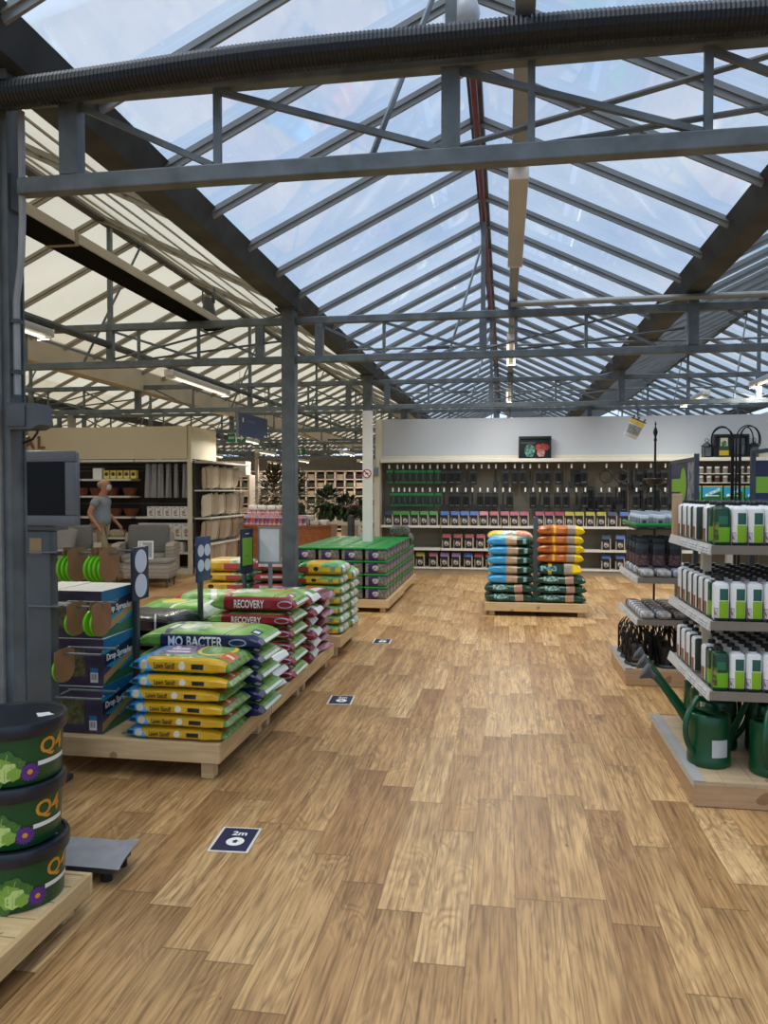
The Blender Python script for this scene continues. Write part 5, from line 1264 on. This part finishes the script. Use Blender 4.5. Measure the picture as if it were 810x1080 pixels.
O('body', skin_mesh('body', B, BE, skin), None, man)
def sub(ids, grow, extra=()):
    return {i: tuple(J[i][:3]) + tuple(r + grow for r in J[i][3:]) for i in ids}
V = sub(('hip', 'belly', 'chest', 'collar', 'sR', 'sL'), .022); V['hip'] = (0, 0, .93, .165, .19); V['belly'] = (.02, 0, 1.12, .165, .195); V['mid'] = (.025, 0, 1.03, .165, .195); V['rib'] = (.025, 0, 1.22, .155, .19)
V['uR'] = (-.04, -.215, 1.26, .07); V['uL'] = (.055, .22, 1.25, .07)
O('polo_shirt', skin_mesh('polo_shirt', V, [('hip', 'mid'), ('mid', 'belly'), ('belly', 'rib'), ('rib', 'chest'), ('chest', 'collar'), ('chest', 'sR'), ('sR', 'uR'), ('chest', 'sL'), ('sL', 'uL')], plain('polo_grey', '#8a949c', .8, 0, .08, 20)), None, man)
V = sub(('hip', 'tR', 'kR', 'aR', 'tL', 'kL', 'aL'), .018); V['hip'] = (0, 0, .90, .135, .16)
O('trousers', skin_mesh('trousers', V, [('hip', 'tR'), ('tR', 'kR'), ('kR', 'aR'), ('hip', 'tL'), ('tL', 'kL'), ('kL', 'aL')], plain('trouser_beige', '#b39f80', .8, 0, .08, 20)), None, man)
for s_ in 'RL':
    a, f = J['a' + s_], J['f' + s_]
    O('shoe', skin_mesh('shoe', {'a': (a[0] - .02, a[1], .06, .055), 'm': (a[0] + .07, a[1], .05, .05), 'f': (a[0] + .17, a[1], .045, .044)}, [('a', 'm'), ('m', 'f')], plain('shoe_brown', '#4a3628', .6)), None, man)
hx = .105
O('hair', MB().ball((hx - .062, 0, 1.655), .075, .092, .068), plain('hair_grey', '#9a938a', .8, 0, .2, 60), man)
O('face_mask', MB().box(-.045, .03, -.068, .068, -.055, .05, .03, M=Matrix.Translation((hx + .072, 0, 1.605)) @ Matrix.Rotation(R(12), 4, 'Y'), seg=3), plain('mask_blue', '#b9cbd4', .7, 0, .05), man)
O('nose', MB().ball((hx + .095, 0, 1.638), .02, .014, .024), skin, man)
for sg in (-1, 1):
    O('ear', MB().ball((hx - .005, sg * .082, 1.635), .022, .010, .034), skin, man)
    O('eye', MB().ball((hx + .075, sg * .032, 1.665), .011, .013, .008), plain('eye_dark', '#241c18', .3), man)
    O('eyebrow', MB().box(hx + .076, hx + .094, sg * .034 - .02, sg * .034 + .02, 1.682, 1.69, .003), plain('hair_grey', ''), man)

# ------------------------------------------------------------------ counter, plants and far shelves
def arc_counter():
    mb = MB(); pts = []
    for i in range(17):
        u = i / 16; pts.append((-5.36 + 1.86 * u, 15.0 + .25 * (2 * u - 1) ** 2))
    poly = pts + [(x, y + .6) for x, y in pts[::-1]]
    return poly
t = T('gift_counter', 'curved orange wood counter loaded with gifts behind cushions', 'counter', (0, 0, 0))
pl = arc_counter()
O('front_panel', MB().prism([(x, y + .03) for x, y in pl[:17]] + [(x, y - .03) for x, y in pl[17:]], 'z', 0, .80), counterw, t, smooth=None)
O('worktop', MB().prism(pl, 'z', .8, .84), plain('counter_top', '#a35f34', .35), t, smooth=None)
def mk_gp(c, h):
    def f():
        o = O('gift_pack', MB().box(-.045, .045, -.05, .05, 0, h, .006), pattern('gift_' + c.strip('#'), (c, '#d8c0c4', 12), [('#e6dcdc', [('z', h * .8, h * .86)])], .4, 0), smooth=None); return tag(o, 'x', 'gift pack')
    return f
GP = [('purple', '#54306e'), ('violet', '#6a3a80'), ('crimson', '#9a1f3a'), ('red', '#b52a3a'), ('rose', '#c8506a'), ('maroon', '#7a1a34')]
K_g = {n_: Kind(mk_gp(c, .2)) for n_, c in GP}; K_g2 = {n_: Kind(mk_gp(c, .3)) for n_, c in (('pink', '#d0808c'), ('scarlet', '#c03a48'))}
for i in range(15):
    n_ = GP[(i * 2 + i // 5) % 6][0]; K_g[n_]('%s gift pack in front row on the counter, %s from left' % (n_, ORD[i]), (-5.30 + i * .092, 15.12 + (.17 if i < 3 else .06 if i < 6 else 0), .841), 0, group='gift packs on the counter front')
for i in range(8):
    n_ = ('pink', 'pink', 'pink', 'scarlet')[i % 4]; K_g2[n_]('tall %s gift pack behind front row, %s from left' % (n_, ORD[i]), (-5.28 + i * .1, 15.46, .841), 0, group='tall gift packs on the counter')
K_cl2 = Kind(lambda: tag(O('white_parcel', MB().box(-.09, .09, -.07, .07, 0, .1, .012), plain('parcel_white', '#cfcbc2', .6, 0, .15, 20)), 'x', 'parcel'))
for i, (x, y, z) in enumerate(((-4.25, 15.3, .841), (-4.05, 15.3, .841), (-3.86, 15.33, .841), (-3.67, 15.4, .841), (-4.16, 15.3, .942), (-3.96, 15.31, .942), (-4.2, 15.47, .841), (-4.0, 15.47, .942), (-3.7, 15.56, .841), (-4.0, 15.47, .841))):
    K_cl2('white wrapped parcel on right half of counter, %s of ten' % ORD[i], (x, y, z), R(14 * i % 40 - 20), group='white parcels on the counter')
for i in range(4): K_cl2('white wrapped parcel on top of tall gift packs, %s from left' % ORD[i], (-5.2 + i * .2, 15.46, 1.142), 0, group='parcels on the gift packs')
def foliage(nm, n, rx, ry, rz, cz, leaf, cols, seed, droop=.3):
    rr = random.Random(seed); mb = MB()
    for i in range(n):
        a, b = rr.uniform(0, 2 * PI), rr.uniform(-1, 1); q = rr.random() ** .35; c = math.sqrt(1 - b * b)
        p = Vector((rx * q * c * math.cos(a), ry * q * c * math.sin(a), cz + rz * q * b))
        d = Vector((math.cos(a) * c, math.sin(a) * c, b - droop + rr.uniform(-.4, .4))).normalized(); s_ = d.cross(Vector((0, 0, 1))).normalized(); L_ = leaf * rr.uniform(.6, 1.3); w_ = L_ * .22
        mb.quad(p, p + d * L_ * .5 + s_ * w_, p + d * L_, p + d * L_ * .5 - s_ * w_, mi=i % len(cols))
    return mb.mesh(nm, cols, 'keep')
gl = [plain('leaf_deep', '#1f3320', .5, 0, .2), plain('leaf_green', '#34502a', .5, 0, .2), plain('leaf_olive', '#4a5a34', .5, 0, .2)]
br = [plain('leaf_brown', '#4a3d28', .6, 0, .2), plain('leaf_rust', '#6a4a2a', .6, 0, .2), gl[2]]
def plant(label, loc, n, rx, ry, rz, cz, leaf, cols, seed, pot=.12, ph=.2):
    t = T('potted_plant', label, 'plant', loc)
    O('pot', MB().lathe([(0, 0), (pot * .75, 0), (pot, ph), (pot * .9, ph), (pot * .85, ph - .03), (0, ph - .03)], 18), plain('pot_dark', '#4a443e', .6), t)
    O('stem', MB().tube([(0, 0, ph - .03), (.01, 0, cz)], .015, 6), plain('stem_brown', '#3f3222', .7), t)
    O('foliage', foliage('foliage', n, rx, ry, rz, cz, leaf, cols, seed), None, t)
    return t
t = T('plant_table', 'white table with legs carrying bushy plants beyond the tubs', 'table', (-3.35, 16.5, 0))
O('tabletop', MB().box(-.75, .45, -.4, .4, .80, .87, .005), plain('table_cream', '#d8ccb4', .5), t, smooth=None)
for a in (-.7, .33):
    for b in (-.37, .3): O('leg', MB().box(a, a + .07, b, b + .07, 0, .8), plain('table_cream', ''), t, smooth=None)
plant('bushy dark green plant on left of the white table', (-3.85, 16.5, .871), 500, .30, .26, .28, .42, .17, gl, 1)
plant('bushy green plant on the middle of white table', (-3.4, 16.45, .871), 420, .26, .22, .2, .32, .15, gl, 2)
plant('low green plant on right end of the white table', (-3.05, 16.5, .871), 320, .22, .22, .17, .28, .13, gl[1:] , 3, .1, .14)
plant('tall dark tree seen left of the grey column', (-4.75, 17.0, 0), 1500, .42, .4, .75, 1.3, .12, gl, 4, .2, .35)
plant('tall brownish reed plant further left beyond the counter', (-5.6, 18.2, 0), 1300, .42, .4, .8, 1.35, .16, br, 5, .2, .35)
plant('pale dried flower arrangement on the gift counter', (-4.42, 15.5, .841), 240, .16, .14, .2, .42, .12, [plain('dry_cream', '#c9c0a0', .7, 0, .15), plain('dry_green', '#8f9470', .7, 0, .15)], 6, .08, .16)
t = T('poinsettia', 'red flowered plant behind the white table', 'plant', (-3.55, 17.6, 0))
O('stand', MB().box(-.2, .2, -.2, .2, 0, 1.0, .004), plain('table_cream', ''), t, smooth=None)
O('pot', MB().lathe([(0, 1.0), (.1, 1.0), (.13, 1.14), (0, 1.14)], 16), whitep, t)
O('flower', foliage('flower', 90, .28, .2, .09, 1.24, .13, [plain('petal_red', '#b0262c', .5, 0, .2), gl[1]], 8), None, t)
# cubby shelving far away
fw_ = plain('cubby_frame', '#e0cfbd', .6); fb = plain('cubby_back', '#4a3a30', .7)
for u, x0 in enumerate((-10.3, -7.75)):
    t = T('cubby_shelving', ('pale cubby shelving against the far wall, left unit', 'pale cubby shelving against the far wall right of grey column')[u], 'shelving', (x0, 28.0, 0)); n = 6 if u == 0 else 8; W = .37 * n
    fr = MB()
    for i in range(n + 1): fr.box(i * .37 - .025, i * .37 + .025, 0, .35, 0, 2.28)
    for j in range(8): fr.box(.025, W - .025, 0, .35, j * .31 + .08, j * .31 + .12)
    O('frame', fr, fw_, t, smooth=None)
    O('back_panel', MB().box(0, W, .351, .37, 0, 2.28), fb, t, smooth=None)
    ks = [Kind(lambda c=c: tag(O('storage_basket', MB().box(-.13, .13, 0, .3, 0, .17, .02), plain('basket_' + c, {'dark': '#2c2420', 'pale': '#b9a590', 'green': '#56604a'}[c], .7, 0, .2, 10)), 'x', 'basket')) for c in ('dark', 'pale', 'green')] if u == 0 else ks
    for i in range(n):
        for j in range(2, 7):
            c = (i * 5 + j * 3 + u) % 7; c = 0 if c < 3 else 1 if c < 6 else 2
            ks[c]('%s basket in far cubby %s unit, %s column, %s row up' % (('dark', 'pale', 'green')[c], ('left', 'right')[u], ORD[i], ORD[j]), (x0 + .185 + i * .37, 28.03, j * .31 + .1205), 0, group='baskets in the far cubbies')
tag(O('white_carton_stack', MB().box(-1.0, 0, 0, .4, 0, .35, .01), plain('parcel_white', ''), loc=(-6.6, 19.0, 1.95)), 'long white carton on high shelf left of the reed plant', 'carton')
t = T('high_shelf', 'plain high cream shelf carrying a long white carton', 'shelving', (-7.8, 19.0, 0))
O('board', MB().box(0, 1.3, 0, .45, 1.9, 1.95), fw_, t, smooth=None)
for a in (0, 1.25): O('upright', MB().box(a, a + .05, 0, .45, 0, 1.9), fw_, t, smooth=None)
# hanging signs
t = T('aisle_sign', 'navy hanging sign with small white mark left of the column', 'sign', (-4.275, 12.7, 0), R(88))
O('panel', MB().box(-.70, .70, -.012, .012, 2.45, 2.83, .003), plain('sign_blue', '#20315e', .4, 0, .06), t, smooth=None)
O('mark', MB().box(-.52, -.47, -.0135, -.0125, 2.68, 2.75), wink, t, smooth=None)
O('print_line', MB().box(-.34, .08, -.0135, -.0125, 2.70, 2.725), plain('pale_blue_ink', '#56648c', .5), t, smooth=None)
O('emblem', MB().prism([(.5, 2.49), (.64, 2.49), (.6, 2.53), (.54, 2.53)], 'y', -.0135, -.0125), wink, t, smooth=None)
for a in (-.6, .6): O('wire', MB().tube([(a, 0, 2.83), (a, 0, 3.5)], .004, 5), dsteel, t)
O('edge_bar', MB().box(-.74, -.70, -.015, .015, 2.42, 2.86), alum, t, smooth=None)
exg = plain('exit_green', '#0e7a4e', .4, 0, .04)
def exit_sign(label, loc, w_, two):
    t = T('exit_sign', label, 'exit sign', loc)
    O('panel', MB().box(-w_, w_, -.015, .015, -.075, .075, .003), exg, t, smooth=None)
    if two:
        O('divider', MB().box(-.012, .012, -.017, -.0155, -.075, .075), whitep, t, smooth=None)
        O('lettering', text_mesh('EXIT', .055, wink, .001), None, t, (-w_ / 2, -.0165, 0), FRONT)
        O('arrow', MB().prism([(-.06, -.015), (0, -.015), (0, -.05), (.06, 0), (0, .05), (0, .015), (-.06, .015)], 'y', -.018, -.0155, M=Matrix.Translation((w_ / 2, 0, 0))), wink, t, smooth=None)
    else:
        O('arrow', MB().prism([(-.015, -.05), (.015, -.05), (.015, 0), (.05, 0), (0, .06), (-.05, 0), (-.015, 0)], 'y', -.018, -.0155), wink, t, smooth=None)
    for a in (-w_ * .8, w_ * .8): O('wire', MB().tube([(a, 0, .075), (a, 0, .85)], .004, 5), dsteel, t)
exit_sign('green exit sign with arrow hanging below the navy sign', (-4.68, 13.0, 2.472), .165, True)
exit_sign('small green exit sign hanging far beyond the grey column', (-5.41, 20.0, 2.57), .13, False)
# notices and boxes on the white column
t = T('prohibition_sign', 'round red ringed notice on the white column', 'sign', (GX[4], TY[2] - .067, 1.79))
O('disc', MB().lathe([(0, 0), (.068, 0), (.068, .003), (0, .003)], 28, M=Matrix.Rotation(PI / 2, 4, 'X')), whitep, t, smooth=None)
O('ring', MB().lathe([(.05, .003), (.066, .003), (.066, .005), (.05, .005), (.05, .003)], 28, M=Matrix.Rotation(PI / 2, 4, 'X')), plain('sign_red', '#b02a30', .4), t, smooth=None)
O('bar', MB().bar((-.035, -.004, .035), (.035, -.004, -.035), .014, .002, up=(0, 1, 0)), plain('sign_red', ''), t, smooth=None)
O('pictogram', MB().box(-.02, .02, -.0045, -.003, -.012, .012), black, t, smooth=None)
t = T('socket_box', 'grey socket box with conduit on end of back shelving', 'electrical box', (-2.39, 14.1, 1.9))
O('box', MB().box(-.05, .05, -.0, .07, -.08, .08, .008), plain('socket_grey', '#6f7c80', .5), t)
O('pipe', MB().tube([(0, .035, .08), (0, .035, 1.3)], .012, 6), plain('conduit_grey', ''), t)
t = T('dark_bollard', 'dark round post standing beyond the green tubs', 'post', (-2.95, 14.6, 0))
O('post', MB().lathe([(0, 0), (.07, 0), (.07, 1.0), (.06, 1.06), (0, 1.07)], 16), darkgrey, t)
O('base', MB().lathe([(0, 0), (.14, 0), (.14, .02), (0, .02)], 20), black, t)
K_gb = Kind(mk_tool(0))
t = T('green_goods_rack', 'small white rack of green goods left of white column', 'rack', (-2.8, 14.9, 0))
O('back_panel', MB().box(0, .42, .3, .32, 0, 2.0), plain('rack_green', '#1c4a38', .5), t, smooth=None)
for z in (.5, .95, 1.4): O('shelf', MB().box(0, .42, 0, .3, z - .03, z), shelfw, t, smooth=None)
for z, nm in ((.501, 'low'), (.951, 'middle'), (1.401, 'high')):
    for i in range(3):
        q = tag(O('green_flask', MB().lathe([(0, 0), (.05, 0), (.055, .02), (.05, .2), (.02, .26), (.02, .3), (0, .3)], 14), plain('flask_green', '#1f6a46' if i % 2 else '#8fae9a', .4)) if i == -1 else O('green_flask', MB().lathe([(0, 0), (.05, 0), (.055, .02), (.05, .2), (.02, .26), (.02, .3), (0, .3)], 14), (plain('flask_green', '#1f6a46', .4), plain('flask_pale', '#9ab5a4', .4))[i % 2]), '%s flask on the %s shelf of small green rack, %s from left' % (('green', 'pale')[i % 2], nm, ORD[i]), 'flask', 'flasks on the green rack')
        q.location = (-2.73 + i * .14, 15.05, z)
